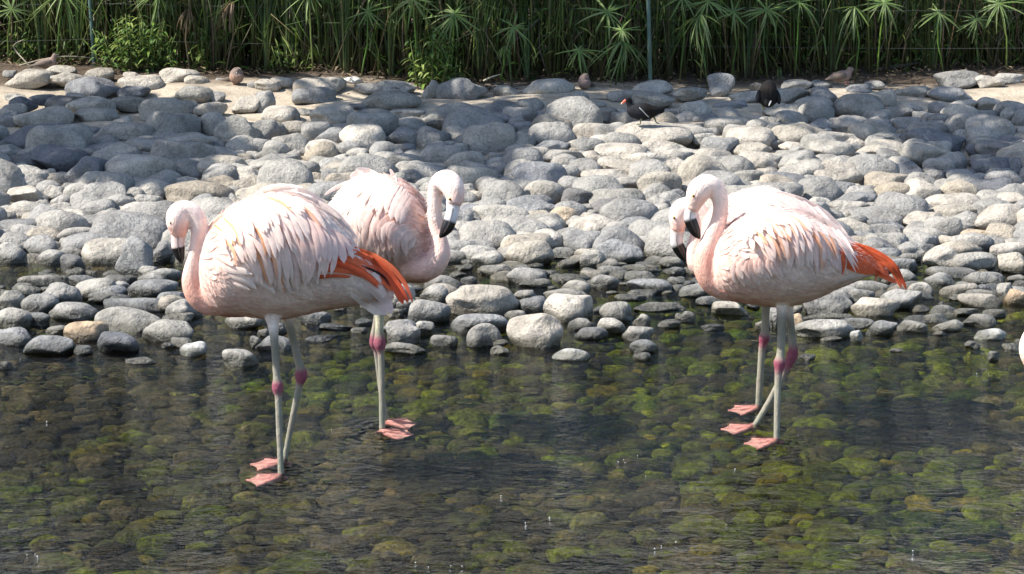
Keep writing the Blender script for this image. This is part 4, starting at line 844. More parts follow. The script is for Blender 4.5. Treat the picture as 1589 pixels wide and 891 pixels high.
prim3 = [([(1292, 372), (1306, 392), (1310, 410), (1308, 424)], 20, DRED, RED, 1.5, 1), ([(1298, 395), (1320, 408), (1345, 416), (1362, 421)], 24, RED, RED, 1.5, 1), ([(1305, 378), (1335, 392), (1362, 408), (1380, 428)], 24, RED, RED, 2, 3), ([(1312, 400), (1340, 414), (1358, 420), (1359, 438)], 8, RED, (.75, .3, .2), 1, 2, .3),
 ([(1318, 380), (1350, 393), (1380, 412), (1400, 446)], 18, (.78, .11, .035), RED, 3, 4, .45), ([(1326, 380), (1358, 391), (1388, 412), (1407, 449)], 12, (.80, .14, .05), (.70, .12, .05), 3.5, 5, .4), ([(1300, 385), (1328, 402), (1360, 420), (1392, 440)], 14, RED, RED, 1.5, 2, .5)]
tail3 = [([(1290, 440), (1320, 428), (1345, 424), (1362, 424)], 16, PALE, (.80, .72, .72), 1, 1, .6), ([(1300, 446), (1325, 434), (1350, 427)], 12, PALE, PALE, 1, 1, .6)]
def pc3(x, th):
    low = smooth(.1, 1.1, th) if th > 0 else 0
    c = lerp(lerp(SALMON, WHITE, .6), WHITE, smooth(1110, 1190, x))
    c = lerp(c, (.90, .64, .54), low*.75)
    return lerp(c, lerp(SALMON, WHITE, .2), low*(1-smooth(1120, 1250, x))*.9)
flamingo('right front flamingo facing left on crossed legs, red wing tip hanging behind it', st3, neck3, bill3, legs3, [(1076, 304, -.052)],
         plum=dict(n=1300, xr=(1110, 1355), length=19, width=8, flow=std_flow, colf=pc3), rows=rows3, primaries=prim3, tail=tail3)

# --- flamingo 5: only the loop of its lowered neck reaches into the frame at the right edge
st5 = [(1690, 400, 444, 12), (1700, 374, 458, 44), (1720, 350, 466, 66), (1750, 333, 472, 84), (1785, 325, 475, 92), (1825, 330, 473, 86), (1860, 348, 462, 66), (1895, 378, 446, 40), (1920, 402, 434, 14)]
neck5 = [(1740, 430, 30, 0, NS), (1705, 446, 24, -.01, NS), (1672, 468, 20, -.02, NS), (1640, 494, 18, -.03, NP), (1612, 516, 19, -.035, WHITE), (1600, 540, 19, -.035, WHITE), (1606, 562, 17, -.035, lerp(ORANGE, WHITE, .6)), (1622, 580, 15, -.04, NP), (1645, 590, 15, -.04, WHITE), (1662, 596, 16.5, -.04, WHITE), (1676, 606, 14, -.04, PINK), (1684, 618, 11, -.04, PINK)]
bill5 = [(1681, 613, 11, -.04, PINK), (1686, 622, 10, -.04, GREYB), (1688, 632, 10, -.04, (.6, .58, .58)), (1688, 636, 10, -.04, BLACK), (1684, 646, 9, -.04, BLACK), (1676, 655, 4, -.04, BLACK)]
legs5 = [dict(foot=(1790, 690), head=(-1, 0, 0), dy=-.03, pts=[(1790, 450, 24, WHITE), (1790, 474, 11, PALE), (1790, 495, 8.2, LEGC), (1790, 549, 8.4, LEGC), (1790, 562, 10.6, KNEE), (1790, 575, 8, KNEE), (1790, 590, 6.6, LEGC), (1790, 680, 6, LEGC), (1790, 691, 6.3, FOOT)]),
         dict(foot=(1810, 672), head=(-1, 0, 0), dy=.03, pts=[(1805, 450, 24, WHITE), (1806, 474, 10, PALE), (1807, 498, 7.8, LEGC), (1808, 545, 8.4, LEGC), (1808, 556, 10, KNEE), (1808, 568, 7.6, KNEE), (1809, 590, 6.4, LEGC), (1810, 662, 6, LEGC), (1810, 673, 6.3, FOOT)])]
rows5 = [dict(r=[(1725, 365), (1760, 345), (1800, 345)], t=[(1770, 410), (1820, 405), (1870, 400)], n=10, w=18, base=6, c0=PINK, c1=PALE, bend=.14, orange=.2), dict(r=[(1720, 350), (1750, 335), (1790, 330)], t=[(1760, 375), (1800, 365), (1840, 370)], n=8, w=16, base=9, c0=WHITE, c1=PALE, bend=.1)]
prim5 = [([(1850, 385), (1885, 402), (1920, 425), (1945, 455)], 26, RED, RED, 2, 3)]
flamingo('flamingo cut off by the right edge so only its pale neck curve shows', st5, neck5, bill5, legs5, [(1660, 594, -.06)],
         plum=dict(n=500, xr=(1698, 1910), length=22, width=10, flow=std_flow, colf=pc3), rows=rows5, primaries=prim5)

# ------------------------------------------------------------------ moorhens and doves on the bank
def small_bird(name, label, cat, group, path, ground, parts, voxel=.003, mat='skin', body_ratio=1.0, Ylift=0):
    gx, gy, gl, lf = ground; Y = hit(gx, gl, lf).y; p = P(gx, gy, Y); root = empty(name, p); tag(root, label, cat, group); so = Soup()
    for pth, rt in path: so.tube([(a, b, r, dy, c) for a, b, r, dy, c in pth], Y, 14, 4, rt)
    fused('body', so, M[mat], root, p, voxel, 3)
    for nm, pth, rt, mt in parts:
        s2 = Soup(); s2.tube([(a, b, r, dy, c) for a, b, r, dy, c in pth], Y, 8, 3, rt); s2.build(nm, M[mt], root, p)
    return root, p, Y
K1 = (.010, .010, .011); K2 = (.019, .020, .025); K3 = (.013, .011, .010); RB = (.60, .10, .06); LGY = (.16, .16, .09)
def flatten(path, ry): return path
mo1 = [(973.5, 168, 2.5, 0, K2), (977, 170, 8, 0, K2), (984, 172, 11.5, 0, K2), (993, 173, 14, 0, K2), (1003, 173, 13.2, 0, K3), (1012, 172.5, 10, 0, K3), (1020, 171, 6.8, 0, K1), (1027, 169.5, 3.8, 0, K1), (1032, 168, 1.5, 0, K1)]
mo1h = [(981, 169, 6.5, 0, K2), (977.5, 163, 5.2, 0, K2), (976, 158, 5.2, 0, K1), (973.8, 155.8, 5.4, 0, K1), (971, 156, 3.6, 0, K1)]
moor, pm, Ym = small_bird('moorhen', 'black moorhen with red bill walking left over a pale boulder', 'moorhen', 'moorhens on the stone bank', [(mo1, .85), (mo1h, .85)], (1005, 192, 214, .05),
  [('bill', [(971.5, 156, 2.6, 0, RB), (968.5, 158, 2.2, 0, RB), (966, 159.8, 1.6, 0, (.65, .2, .12)), (963.6, 161.6, .7, 0, (.8, .75, .5))], .7, 'bill'),
   ('tail', [(1022, 168.5, 3.5, 0, K1), (1030, 167, 2.6, 0, K1), (1036, 165.2, 2, 0, K1), (1039, 164, .8, 0, K1)], .8, 'feather'),
   ('under_tail', [(1018, 173, 4, 0, K1), (1026, 173.5, 3, 0, K1), (1031, 172.5, 1, 0, K1)], .8, 'feather'),
   ('flank_stripe', [(992, 167, .5, -.041, (.7, .7, .68)), (997, 172, .6, -.044, (.7, .7, .68)), (1002, 177.5, .7, -.040, (.7, .7, .68)), (1007, 182, .5, -.028, (.7, .7, .68))], .5, 'feather'),
   ('leg', [(995, 184, 2.2, -.02, LGY), (994, 189, 1.1, -.02, LGY), (993.5, 192.5, 1, -.02, LGY), (988, 193, .8, -.03, LGY)], 1, 'leg'),
   ('leg', [(1014, 180, 2.4, .02, LGY), (1016.5, 185, 1.2, .02, LGY), (1018.5, 190, 1, .02, LGY), (1023, 191.6, .8, .02, LGY)], 1, 'leg')])
mo2 = [(1193, 125.5, 3, .03, K1), (1193, 130, 9.5, .02, K1), (1192.5, 137, 13, .01, K3), (1192, 145, 15.8, 0, K3), (1192, 152, 16.6, 0, K1), (1192, 158, 14.5, -.01, K1), (1192, 163, 9, -.015, K1), (1192, 166.5, 3, -.02, K1)]
small_bird('moorhen', 'black moorhen seen from behind, hunched on shaded grey stones', 'moorhen', 'moorhens on the stone bank', [(mo2, 1.15), ([(1193, 135, 7, .05, K1), (1194, 132, 6, .10, K1), (1194, 130, 5, .13, K1)], 1)], (1192, 170.5, 190, .09),
  [('tail', [(1191, 153, 5, -.05, K1), (1191, 160, 5.4, -.07, K1), (1191, 166, 2.2, -.075, K1)], .4, 'feather'), ('under_tail', [(1196.5, 156.5, .9, -.085, (.75, .75, .75)), (1194.5, 161, 1.1, -.09, (.75, .75, .75)), (1193, 164.5, .5, -.09, (.75, .75, .75))], .6, 'feather'),
   ('wing', [(1178, 140, 2, -.02, K1), (1177, 150, 4.5, -.02, K2), (1175.5, 157, 3, -.02, K2), (1174.5, 160, .8, -.02, K2)], 1.6, 'feather'), ('wing', [(1205, 140, 2, -.02, K1), (1207, 150, 4.5, -.02, K2), (1208.5, 158, 3.2, -.02, K2), (1209.5, 162, .8, -.02, K2)], 1.6, 'feather'),
   ('leg', [(1183, 158, 2.6, 0, K1), (1184, 165, 1.8, 0, LGY), (1186, 170.5, 1.6, 0, LGY)], 1, 'leg'), ('leg', [(1199, 158, 2.4, .02, K1), (1199, 165, 1.3, .02, LGY), (1199, 168, 1, .02, LGY)], 1, 'leg')])
D1 = (.20, .155, .13); D2 = (.25, .18, .155); D3 = (.17, .14, .12); D4 = (.33, .21, .145); DB = (.06, .05, .05); DL = (.42, .16, .14)
def dove(label, pths, ground, parts): return small_bird('dove', label, 'dove', 'doves on the sand below the reeds', pths, ground, parts, .0025)
dove('brownish dove under the arching dead stem, standing behind the flat pale stones', [([(46, 103.5, .8, 0, D3), (54, 101, 2.4, 0, D3), (62, 99, 5, 0, D1), (70, 98.5, 7.4, 0, D1), (78, 98, 7.8, 0, D2), (84, 96, 6, 0, D2), (87, 95, 2.5, 0, D2)], .95), ([(81, 94, 5.4, 0, D2), (84, 89.5, 4.4, 0, D2), (85.5, 86, 4.4, 0, D1), (86.5, 84, 3, 0, D1)], .9)], (76, 108.5, 108.5, .02),
  [('bill', [(89, 85.5, 1.2, 0, DB), (92, 86.8, .4, 0, DB)], 1, 'bill'), ('wing', [(80, 96, 3, -.028, D3), (70, 98, 4.4, -.033, D1), (60, 100.5, 2.6, -.024, D3), (51, 102.5, .8, -.010, D3)], .4, 'feather'), ('leg', [(75, 104, 1.2, -.01, DL), (75, 108.5, .8, -.01, DL)], 1, 'leg'), ('leg', [(79, 104, 1.2, .01, DL), (79, 108, .8, .01, DL)], 1, 'leg')])
dove('plump pinkish dove facing forward on sunlit sand below the reeds', [([(367, 129.5, 4, 0, D4), (367, 126, 9, 0, D2), (367, 120, 11.4, 0, D4), (367.3, 114, 10.4, 0, D2), (368, 110, 8, -.005, D1), (368.5, 107.5, 5, -.01, D1), (368.5, 106.3, 1.5, -.01, D1)], 1.25)], (366, 132.5, 132.5, .01),
  [('bill', [(367.6, 112, 1.5, -.05, DB), (367.4, 115, .9, -.062, DB), (367.3, 116.4, .4, -.064, DB)], 1, 'bill'), ('tail', [(359, 121, 4, .06, D3), (352, 124, 4, .1, D3), (343, 126.5, 3, .14, D1), (336, 128, 1, .16, D1)], .5, 'feather'), ('leg', [(362, 128, 1.3, -.01, DL), (362, 132.5, .9, -.01, DL)], 1, 'leg'), ('leg', [(367, 128, 1.3, -.01, DL), (367, 132.5, .9, -.01, DL)], 1, 'leg')])
dove('pinkish dove facing forward in the shade below the reeds, left of the right post', [([(907, 138.8, 3, 0, D2), (907, 135.5, 8, 0, D1), (906.6, 129, 10.2, 0, D2), (907, 122.5, 8.6, 0, D2), (908.5, 118.5, 6, -.005, D2), (909.5, 115.5, 4.6, -.01, D1), (909.8, 113.6, 1.4, -.01, D1)], 1.25)], (907, 141, 141, .01),
  [('bill', [(911, 119, 1.3, -.04, DB), (911.6, 121.6, .5, -.05, DB)], 1, 'bill'), ('tail', [(914, 130, 3.4, .05, D3), (920, 134, 3.2, .09, D3), (926, 137, 1.2, .12, D3)], .5, 'feather'), ('leg', [(904, 137, 1.2, -.01, DL), (904, 141, .8, -.01, DL)], 1, 'leg'), ('leg', [(910, 137, 1.2, -.01, DL), (910, 141, .8, -.01, DL)], 1, 'leg')])
dove('greyish pink dove facing right in the shade, right of the hunched black bird', [([(1280, 124, .8, 0, D3), (1287, 122, 3, 0, D3), (1294, 120, 6.4, 0, D1), (1303, 119, 8.8, 0, D1), (1311, 118, 8.8, 0, D2), (1317, 117, 6.8, 0, D2), (1321, 117, 2.6, 0, D2)], .95), ([(1314, 115, 6.4, 0, D2), (1318, 110.5, 5.2, 0, D2), (1320, 107, 5.2, 0, D1), (1320.5, 104, 3, 0, D1)], .9)], (1314, 132, 132, .02),
  [('bill', [(1324, 107, 1.3, 0, DB), (1327.5, 108.6, .4, 0, DB)], 1, 'bill'), ('wing', [(1313, 117, 3.4, -.033, D3), (1303, 119, 5, -.038, D1), (1292, 121.5, 3, -.026, D3), (1283, 123.5, .8, -.010, D3)], .4, 'feather'), ('leg', [(1312, 126, 1.4, -.01, DL), (1312, 132, .9, -.01, DL)], 1, 'leg'), ('leg', [(1316, 126, 1.4, .01, DL), (1316, 131.5, .9, .01, DL)], 1, 'leg')])

# ------------------------------------------------------------------ reeds, bushes, fence behind the bank
BLX = [0, 140, 250, 400, 560, 700, 900, 1100, 1300, 1450, 1589]; BLY = [99, 104, 106, 112, 124, 127, 128, 122, 118, 112, 108]
def base_at(px, back=0.0):
    p = hit(px, float(np.interp(px, BLX, BLY))); Y = p.y+back
    x = (px-CX)/F*Y*1.0
    return Vector((x, Y, ground_z(x, Y)))
def ribbon(so, pts, side, widths, cols):
    k = len(so.v); n = len(pts)
    for p, w, c in zip(pts, widths, cols):
        s = side*w; dn = Vector((0, 0, -w*.35))
        so.v += [tuple(p-s+dn*0), tuple(p+dn), tuple(p+s)]; so.c += [c, tuple(q*.85 for q in c), c]
    for i in range(n-1):
        for j in range(2):
            a = k+i*3+j; so.f.append((a, a+1, a+4, a+3))
def stick(so, pts, radii, cols, ns=5):
    rings = []
    for i, (p, r) in enumerate(zip(pts, radii)):
        a = pts[max(i-1, 0)]; b = pts[min(i+1, len(pts)-1)]; t = (b-a).normalized(); u = t.cross(Vector((.31, .87, .2))).normalized(); v = t.cross(u)
        rings.append([p+u*(r*math.cos(2*math.pi*q/ns))+v*(r*math.sin(2*math.pi*q/ns)) for q in range(ns)])
    so.ring_loft(rings, cols)
G = [(.06, .12, .02), (.10, .165, .025), (.045, .09, .022), (.13, .18, .04), (.055, .10, .03), (.155, .19, .055)]
def green(b=1.0):
    c = random.choice(G); j = random.uniform(.8, 1.2)*b; return tuple(q*j for q in c)
DRY = (.12, .095, .055)
def reed(so, base, h, lean, col, r=.005, head=True):
    az = random.uniform(0, 6.28); d = Vector((math.cos(az), math.sin(az), 0))
    pts = [base + Vector((0, 0, h*t)) + d*(lean*h*t**1.8) for t in (0, .33, .66, 1)]
    stick(so, pts, [r, r*.9, r*.8, r*.5], [lerp(DRY, col, .35), col, col, col], 4)
    return pts[-1]
# the mass of stems behind: nobody could count them
so = Soup()
for i in range(3600):
    x = random.uniform(-4.4, 4.4); px = CX + x/15*F
    b = base_at(min(1650, max(-60, px)), 0); Y = b.y + .10 + random.random()**1.3*2.0
    c = green(random.uniform(.4, 1.15)) if random.random() < .93 else DRY
    top = reed(so, Vector((x, Y, ground_z(x, Y)-.02)), random.uniform(.7, 2.3), random.gauss(0, .13), c, random.uniform(.003, .0062))
    if random.random() < .45:
        for k in range(6):                                   # narrow leaves
            a = random.uniform(0, 6.28); d = Vector((math.cos(a), math.sin(a)*.7, 0)); L = random.uniform(.12, .26)
            pts = [top + d*(L*t) + Vector((0, 0, .05*t-.16*t*t)) for t in (0, .35, .7, 1)]
            ribbon(so, pts, d.cross(Vector((0, 0, 1))), [.003, .006, .005, .001], [c]*4)
for i in range(420):
    px = random.uniform(-40, 1630); b = base_at(px, random.uniform(.02, .5)); h = random.uniform(.3, .8); a = random.gauss(0, .7); c = green(random.uniform(.7, 1.4)) if random.random() < .6 else tuple(q*random.uniform(1, 1.9) for q in DRY)
    k = b+Vector((math.sin(a)*h*.5, random.uniform(-.05, .05), h*.9)); e = k+Vector((random.gauss(0, .22), random.uniform(-.1, .1), random.uniform(-.3, .12)))
    stick(so, [b-Vector((0, 0, .02)), b.lerp(k, .5)+Vector((random.gauss(0, .02), 0, 0)), k, e], [.004, .0038, .003, .0012], [DRY, c, c, c], 4)
tag(so.build('reed_bed', M['leaf'], None, None), 'dense dark green mass of thin upright reed stems behind the bank', 'reeds', kind='stuff')
# low ragged undergrowth between the stems
so = Soup()
for i in range(9000):
    x = random.uniform(-4.4, 4.4); px = CX + x/15*F; b = base_at(min(1650, max(-60, px)), 0); Y = b.y+.05+random.random()*1.2
    z = ground_z(x, Y)+random.random()**1.2*.75; a = random.uniform(0, 6.28); d = Vector((math.cos(a), math.sin(a)*.6, random.uniform(-.6, .7))).normalized(); L = random.uniform(.04, .12)
    p = Vector((x, Y, z)); pts = [p + d*(L*t) + Vector((0, 0, -.06*t*t)) for t in (0, .5, 1)]
    c = green(random.uniform(.6, 1.5)) if random.random() < .88 else DRY
    ribbon(so, pts, d.cross(Vector((0, 1, .3))).normalized(), [.002, .0065, .001], [c]*3)
tag(so.build('undergrowth', M['leaf'], None, None), 'tangled low leaves growing among the reed stems', 'undergrowth', kind='stuff')

# umbrella sedges: a stem and a drooping ray of narrow leaves
LEAFM = []
for k in range(4):
    s2 = Soup(); droop = (.25, .5, .8, .15)[k]; n = 6
    pts = [Vector((t, .02*math.sin(t*3+k), .10*t - droop*t*t)) for t in [i/(n-1) for i in range(n)]]
    c = [(.16, .235, .07), (.115, .19, .055), (.19, .25, .10), (.135, .22, .05)][k]
    ribbon(s2, pts, Vector((0, 1, 0)), [.02, .040, .044, .038, .026, .003], [lerp(c, (.16, .2, .07), i/n*.5) for i in range(n)])
    me = bpy.data.meshes.new('leaf'); me.from_pydata(s2.v, [], s2.f); at = me.color_attributes.new('Col', 'FLOAT_COLOR', 'POINT')
    at.data.foreach_set('color', np.array([(*q, 1) for q in s2.c], dtype=np.float32).ravel()); me.polygons.foreach_set('use_smooth', [True]*len(me.polygons)); me.materials.append(M['leaf']); LEAFM.append(me)
DRYM = LEAFM[2].copy(); DRYM.name = 'dry_leaf'; DRYM.color_attributes['Col'].data.foreach_set('color', np.array([(.15, .10, .06, 1)]*len(DRYM.vertices), dtype=np.float32).ravel())
SEDGES = [  # px, py, radius px, hanging?, dry, back, label
 (98, -12, 78, .9, 0, -.05, 'umbrella sedge with broad bright rays hanging left of the left green post'),
 (18, 14, 34, .2, 0, .1, 'umbrella sedge spreading at the top left corner of the reeds'),
 (245, -8, 52, .8, 0, 0, 'umbrella sedge hanging over the left leafy bush'),
 (292, 14, 30, .8, 1, -.05, 'withered tan umbrella sedge right of the left leafy bush'),
 (362, 2, 40, .9, 1, .05, 'withered tan umbrella sedge high above the front facing dove on sunlit sand'),
 (480, -10, 52, .7, 0, .1, 'umbrella sedge at the top edge above the second flamingo'),
 (571, 18, 34, .3, 0, .1, 'umbrella sedge between the reed blades left of the middle leafy bush'),
 (640, -2, 55, .5, 0, 0, 'umbrella sedge spreading above the middle leafy bush'),
 (705, 22, 58, .6, 0, .05, 'umbrella sedge with arching rays right of the middle leafy bush top'),
 (797, 42, 32, .1, 0, -.05, 'yellowish star shaped umbrella sedge alone against the dark'),
 (782, 72, 24, .9, 0, .1, 'small drooping umbrella sedge just below a yellowish star shaped one'),
 (898, 78, 42, .5, 0, -.1, 'umbrella sedge standing right above the shaded front facing dove'),
 (942, 18, 46, .3, 0, .1, 'umbrella sedge left of the top of the right green post'),
 (964, 47, 36, .3, 0, 0, 'umbrella sedge directly above the largest star beside the right post'),
 (966, 64, 62, .75, 0, -.1, 'largest umbrella sedge, a wide hanging star touching the right green post'),
 (1058, -4, 36, .3, 0, .05, 'umbrella sedge at top edge just right of the right green post'),
 (1086, 22, 60, .8, 0, -.08, 'pale umbrella sedge hanging like a fan above the upright blue grey boulder'),
 (1098, 2, 50, .5, 0, .05, 'umbrella sedge behind the pale hanging fan right of the right post'),
 (1138, 20, 34, .4, 0, .12, 'small umbrella sedge above and left of the hunched black bird'),
 (1190, 16, 46, .3, 0, .05, 'umbrella sedge straight above the hunched black bird'),
 (1240, 4, 44, .3, 0, .1, 'umbrella sedge at top edge right of the hunched black bird'),
 (1326, 10, 46, .85, 0, -.05, 'drooping yellow green umbrella sedge above the dove facing right'),
 (1372, 4, 46, .4, 0, .05, 'umbrella sedge just right of the drooping yellow green one'),
 (1456, 20, 48, .55, 0, -.05, 'umbrella sedge with few stiff rays near the right end of the reeds'),
 (1516, 30, 32, .5, 0, .1, 'small umbrella sedge second from the right end of the reeds'),
 (1550, 6, 48, .3, 0, 0, 'rightmost umbrella sedge at the top right corner'),
]
for (px, py, rad, hang, dry, back, lb) in SEDGES:
    b = base_at(px+random.uniform(-12, 12), max(-.1, back)-.06); Y = b.y-.06; top = P(px, py, Y); s = scale_at(top)
    root = empty('umbrella_sedge', b); tag(root, lb, 'sedge', 'umbrella sedges along the bank')
    s2 = Soup(); mid = b.lerp(top, .5)+Vector((random.uniform(-.03, .03), 0, 0)); cst = DRY if dry else green(1.1)
    stick(s2, [b-Vector((0, 0, .03)), b.lerp(mid, .5), mid, mid.lerp(top, .6), top], [.006, .0055, .005, .0045, .004], [DRY, cst, cst, cst, cst], 5)
    s2.build('stem', M['stalk'], root, b)
    hd = bpy.data.objects.new('leaf_head', None); COL.objects.link(hd); hd.parent = root; hd.location = top-b; hd.rotation_euler = (random.uniform(.55, 1.25) if hang < .7 else random.uniform(-.2, .3), random.uniform(-.3, .3), 0)
    n = 12 if dry else random.randint(14, 24)
    for k in range(n):
        o = bpy.data.objects.new('leaf', DRYM if dry else LEAFM[random.randrange(4)]); COL.objects.link(o); o.parent = hd
        L = rad/s*random.uniform(.55, 1.2); wv = .55 if L > .2 else .8
        az = 2*math.pi*k/n+random.uniform(-.35, .35); tilt = (-.1+hang*.7*random.uniform(.5, 1.1)) if hang < .7 else (-.25+hang*1.25*random.uniform(.5, 1.1))
        if hang > .7: az = -math.pi/2 + random.uniform(-1.9, 1.9)
        o.scale = (L, L*wv*(1.0 if rad < 50 else .9), L); o.rotation_euler = (random.uniform(-.3, .3), tilt, az)

# leafy bushes: upright stalks with narrow drooping leaves in whorls
def bush(px, pytop, wpx, label, dens, bright, front=-.12, kind='leafy_bush'):
    b = base_at(px, .05+front); root = empty(kind, b); tag(root, label, 'bush', 'leafy bushes in front of the reeds')
    s = scale_at(b); H = max(.15, (float(np.interp(px, BLX, BLY))-pytop)/s); W = wpx/2/s
    st, lf = Soup(), Soup(); n = max(4, int(dens*W*60))
    for k in range(n):
        x = random.uniform(-W, W); y = random.uniform(-.12, .12); h = H*random.uniform(.55, 1.05)*(1-.35*abs(x/W))
        p0 = b+Vector((x*.6, y, -.02)); p1 = b+Vector((x, y, h)); stick(st, [p0, p0.lerp(p1, .5), p1], [.005, .004, .002], [DRY, green(.8), green(1)], 4)
        m = int(h/.013)
        for q in range(m):
            t = q/m
            if t < .08: continue
            c = p0.lerp(p1, t); a = q*2.4+random.uniform(-.4, .4); d = Vector((math.cos(a), math.sin(a), 0)); L = random.uniform(.05, .10)*(1.1-.35*t); cc = green(bright*random.uniform(.75, 1.25))
            pts = [c+d*(L*u)+Vector((0, 0, L*(.35*u-.75*u*u))) for u in (0, .35, .7, 1)]
            ribbon(lf, pts, d.cross(Vector((0, 0, 1))), [.003, .0085, .007, .001], [cc, cc, cc, lerp(cc, (.2, .24, .08), .4)])
    so_ = st.build('stem', M['stalk'], root, b); so_['kind'] = 'stuff'; f = lf.build('foliage', M['leaf'], root, b); f['kind'] = 'stuff'
bush(212, 18, 150, 'bright leafy bush between the left green post and the withered sedge', 1.7, 1.45, -.16)
bush(312, 42, 46, 'small leafy shoot leaning out right of the withered sedge', 1.0, 1.3, .05)
bush(272, 86, 22, 'tiny bright yellow green seedling at the foot of the left bush', 1.0, 2.0, -.1)
bush(24, 30, 90, 'dim leafy bush at the far left end of the reeds', 1.0, .9, .1)
bush(112, 40, 60, 'dark leafy bush just left of the left green post', 1.0, .65, .1)
bush(455, 50, 64, 'dim leafy bush in the reeds midway between the left and middle bushes', .9, .85, .05)
bush(668, 26, 90, 'leafy bush reaching down to the stones in the middle of the bank', 1.7, 1.5, -.18)
bush(708, 80, 40, 'low right arm of leaves beside the middle leafy bush', .8, 1.0, -.05)
bush(1395, 38, 90, 'sunflecked yellow green bush toward the right end of the reeds', .8, 1.2, .25)
bush(1520, 40, 80, 'dim leafy bush at the far right end of the reeds', .8, .8, .25)
# tufts of taller blades standing in front
TUFTS = [(70, 5, 34, 'tuft of pale stems behind the dove at far left'), (125, -5, 18, 'thin tuft of stems close left of the left post'), (330, -10, 60, 'tall tuft of stems behind the sunlit dove'), (415, 0, 46, 'dark green tuft of blades right of the sunlit dove'), (448, 8, 30, 'pale footed tuft of blades beside a dim bush'),
 (536, 5, 44, 'yellow green tuft of stiff blades left of the small whitish rock'), (606, 0, 40, 'tuft of dark blades right of the small whitish rock'), (745, 15, 44, 'fan of green blades rising right of the large smooth boulder'), (820, 50, 40, 'sparse tuft of dark stems below the yellowish star sedge'), (1040, 20, 30, 'thin tuft right of the right green post'), (1160, 30, 50, 'dark tuft behind the hunched black bird'), (1290, 30, 44, 'tuft of dim stems behind the dove facing right'), (1440, 40, 60, 'tuft of brownish stems near the right end')]
for (px, pt, w, lb) in TUFTS:
    b = base_at(px, .16); s = scale_at(b); root = empty('reed_tuft', b); tag(root, lb, 'reed tuft', 'tufts of reed blades')
    for nm, cnt in (('blade', 11),):
        for k in range(cnt):
            s2 = Soup(); x = random.gauss(0, .25)*w/s*.5; p0 = b+Vector((x*.5, random.uniform(-.06, .06), -.02)); h = (BLY[0]-pt)/s*random.uniform(.9, 2.2)+.05; c = green(random.uniform(.6, 1.15)); ln = random.gauss(x*1.2, .05)
            pts = [p0+Vector((ln*t**1.6, 0, h*t*(1-.06*t))) for t in (0, .25, .5, .75, 1)]
            ribbon(s2, pts, Vector((1, .25*random.uniform(-1, 1), 0)).normalized(), [.003, .0048, .0045, .0035, .0008], [lerp(DRY, c, .4), c, c, c, c])
            s2.build(nm, M['leaf'], root, b)
# wire fence with two green posts
b0 = base_at(143, .12); root = empty('wire_fence', b0); tag(root, 'thin wire fence on slim green posts running through the reeds', 'fence')
def post(px0, py0, px1, py1, w):
    b = base_at(px0, .0); s2 = Soup(); Y = b.y-.02
    p0 = P(px0, py0, Y); p1 = P(px1, py1, Y); d = (p1-p0).normalized(); p2 = p0+d*1.55; r = w*.42/scale_at(p0)
    pts = [p0-Vector((0, 0, .05)), p0, p0.lerp(p2, .33), p0.lerp(p2, .66), p2]; stick(s2, pts, [r]*5, [(.07, .12, .10)]*5, 10)
    cap = [p2, p2+d*.004, p2+d*.012]; s3 = Soup(); stick(s3, cap, [r*1.25, r*1.25, r*.6], [(.08, .14, .12)]*3, 10)
    o = s2.build('post', M['paint'], root, b0); s3.build('post_cap', M['paint'], o, b0); return Y
Ya = post(146.5, 108, 139, -4, 6.5); Yb = post(1009, 127, 1006, -4, 8)
ends = [(-4.6, Ya+.1), ((143-CX)/F*Ya, Ya+.012), ((1007-CX)/F*Yb, Yb+.012), (4.6, Yb+.1)]
for z in (.60, .83, 1.3, 1.7):
    s2 = Soup(); pts = []
    for (xa, ya), (xb, yb) in zip(ends[:-1], ends[1:]):
        for k in range(8):
            t = k/8; pts.append(Vector((xa+(xb-xa)*t, ya+(yb-ya)*t, z-.02*math.sin(t*math.pi))))
    pts.append(Vector((*ends[-1], z))); stick(s2, pts, [.0008]*len(pts), [(.09, .095, .09)]*len(pts), 4); s2.build('wire', M['paint'], root, b0)
# dead stems, litter
def stem_thing(name, label, cat, pxs, Y, r, col):
    pts = [P(x, y, Y+dy) for x, y, dy in pxs]; o0 = pts[0]; q = [Vector(p) for p in catmull(pts, 5)]
    s2 = Soup(); n = len(q); stick(s2, q, [r*(1-.6*i/n) for i in range(n)], [col]*n, 6); o = s2.build(name, M['wood'], None, o0); o.location = o0; tag(o, label, cat)
Yl = base_at(60).y
stem_thing('fallen_reed', 'long pale dead stem arching over the dove at far left', 'fallen reed', [(30, 102, -.35), (60, 94, -.3), (90, 88.5, -.25), (120, 88, -.2), (150, 91, -.15), (178, 96, -.1)], Yl, .0055, (.36, .31, .23))
stem_thing('fallen_reed', 'short bent dead stem crossing the arching one at far left', 'fallen reed', [(48, 106, -.35), (38, 94, -.34), (27, 82, -.3), (21, 72, -.3), (27, 66, -.3), (36, 62, -.3)], Yl, .005, (.32, .28, .22))
stem_thing('twig', 'thin dark twig lying flat on the shaded sand left of the walking moorhen', 'twig', [(914, 154.5, 0), (930, 154, 0), (951, 154.2, 0)], hit(932, 155).y, .006, (.13, .11, .09))
stem_thing('dead_branch', 'dark dead branch lying on soil right of the dove facing right', 'branch', [(1325, 116, 0), (1360, 108, 0), (1395, 103, 0), (1428, 97, .1)], hit(1370, 112).y+.05, .018, (.06, .05, .042))
stem_thing('dead_branch', 'thin dark branch on soil left of the hunched black bird', 'branch', [(1062, 137, 0), (1080, 135.5, 0), (1100, 134.5, 0)], hit(1080, 137).y, .008, (.07, .06, .05))
stem_thing('dry_reed_leaf', 'pale dry reed leaf lying right of the large smooth boulder', 'leaf', [(750, 126, 0), (762, 120, 0), (777, 115.5, .02)], hit(760, 127).y, .007, (.42, .38, .28))
so = Soup()
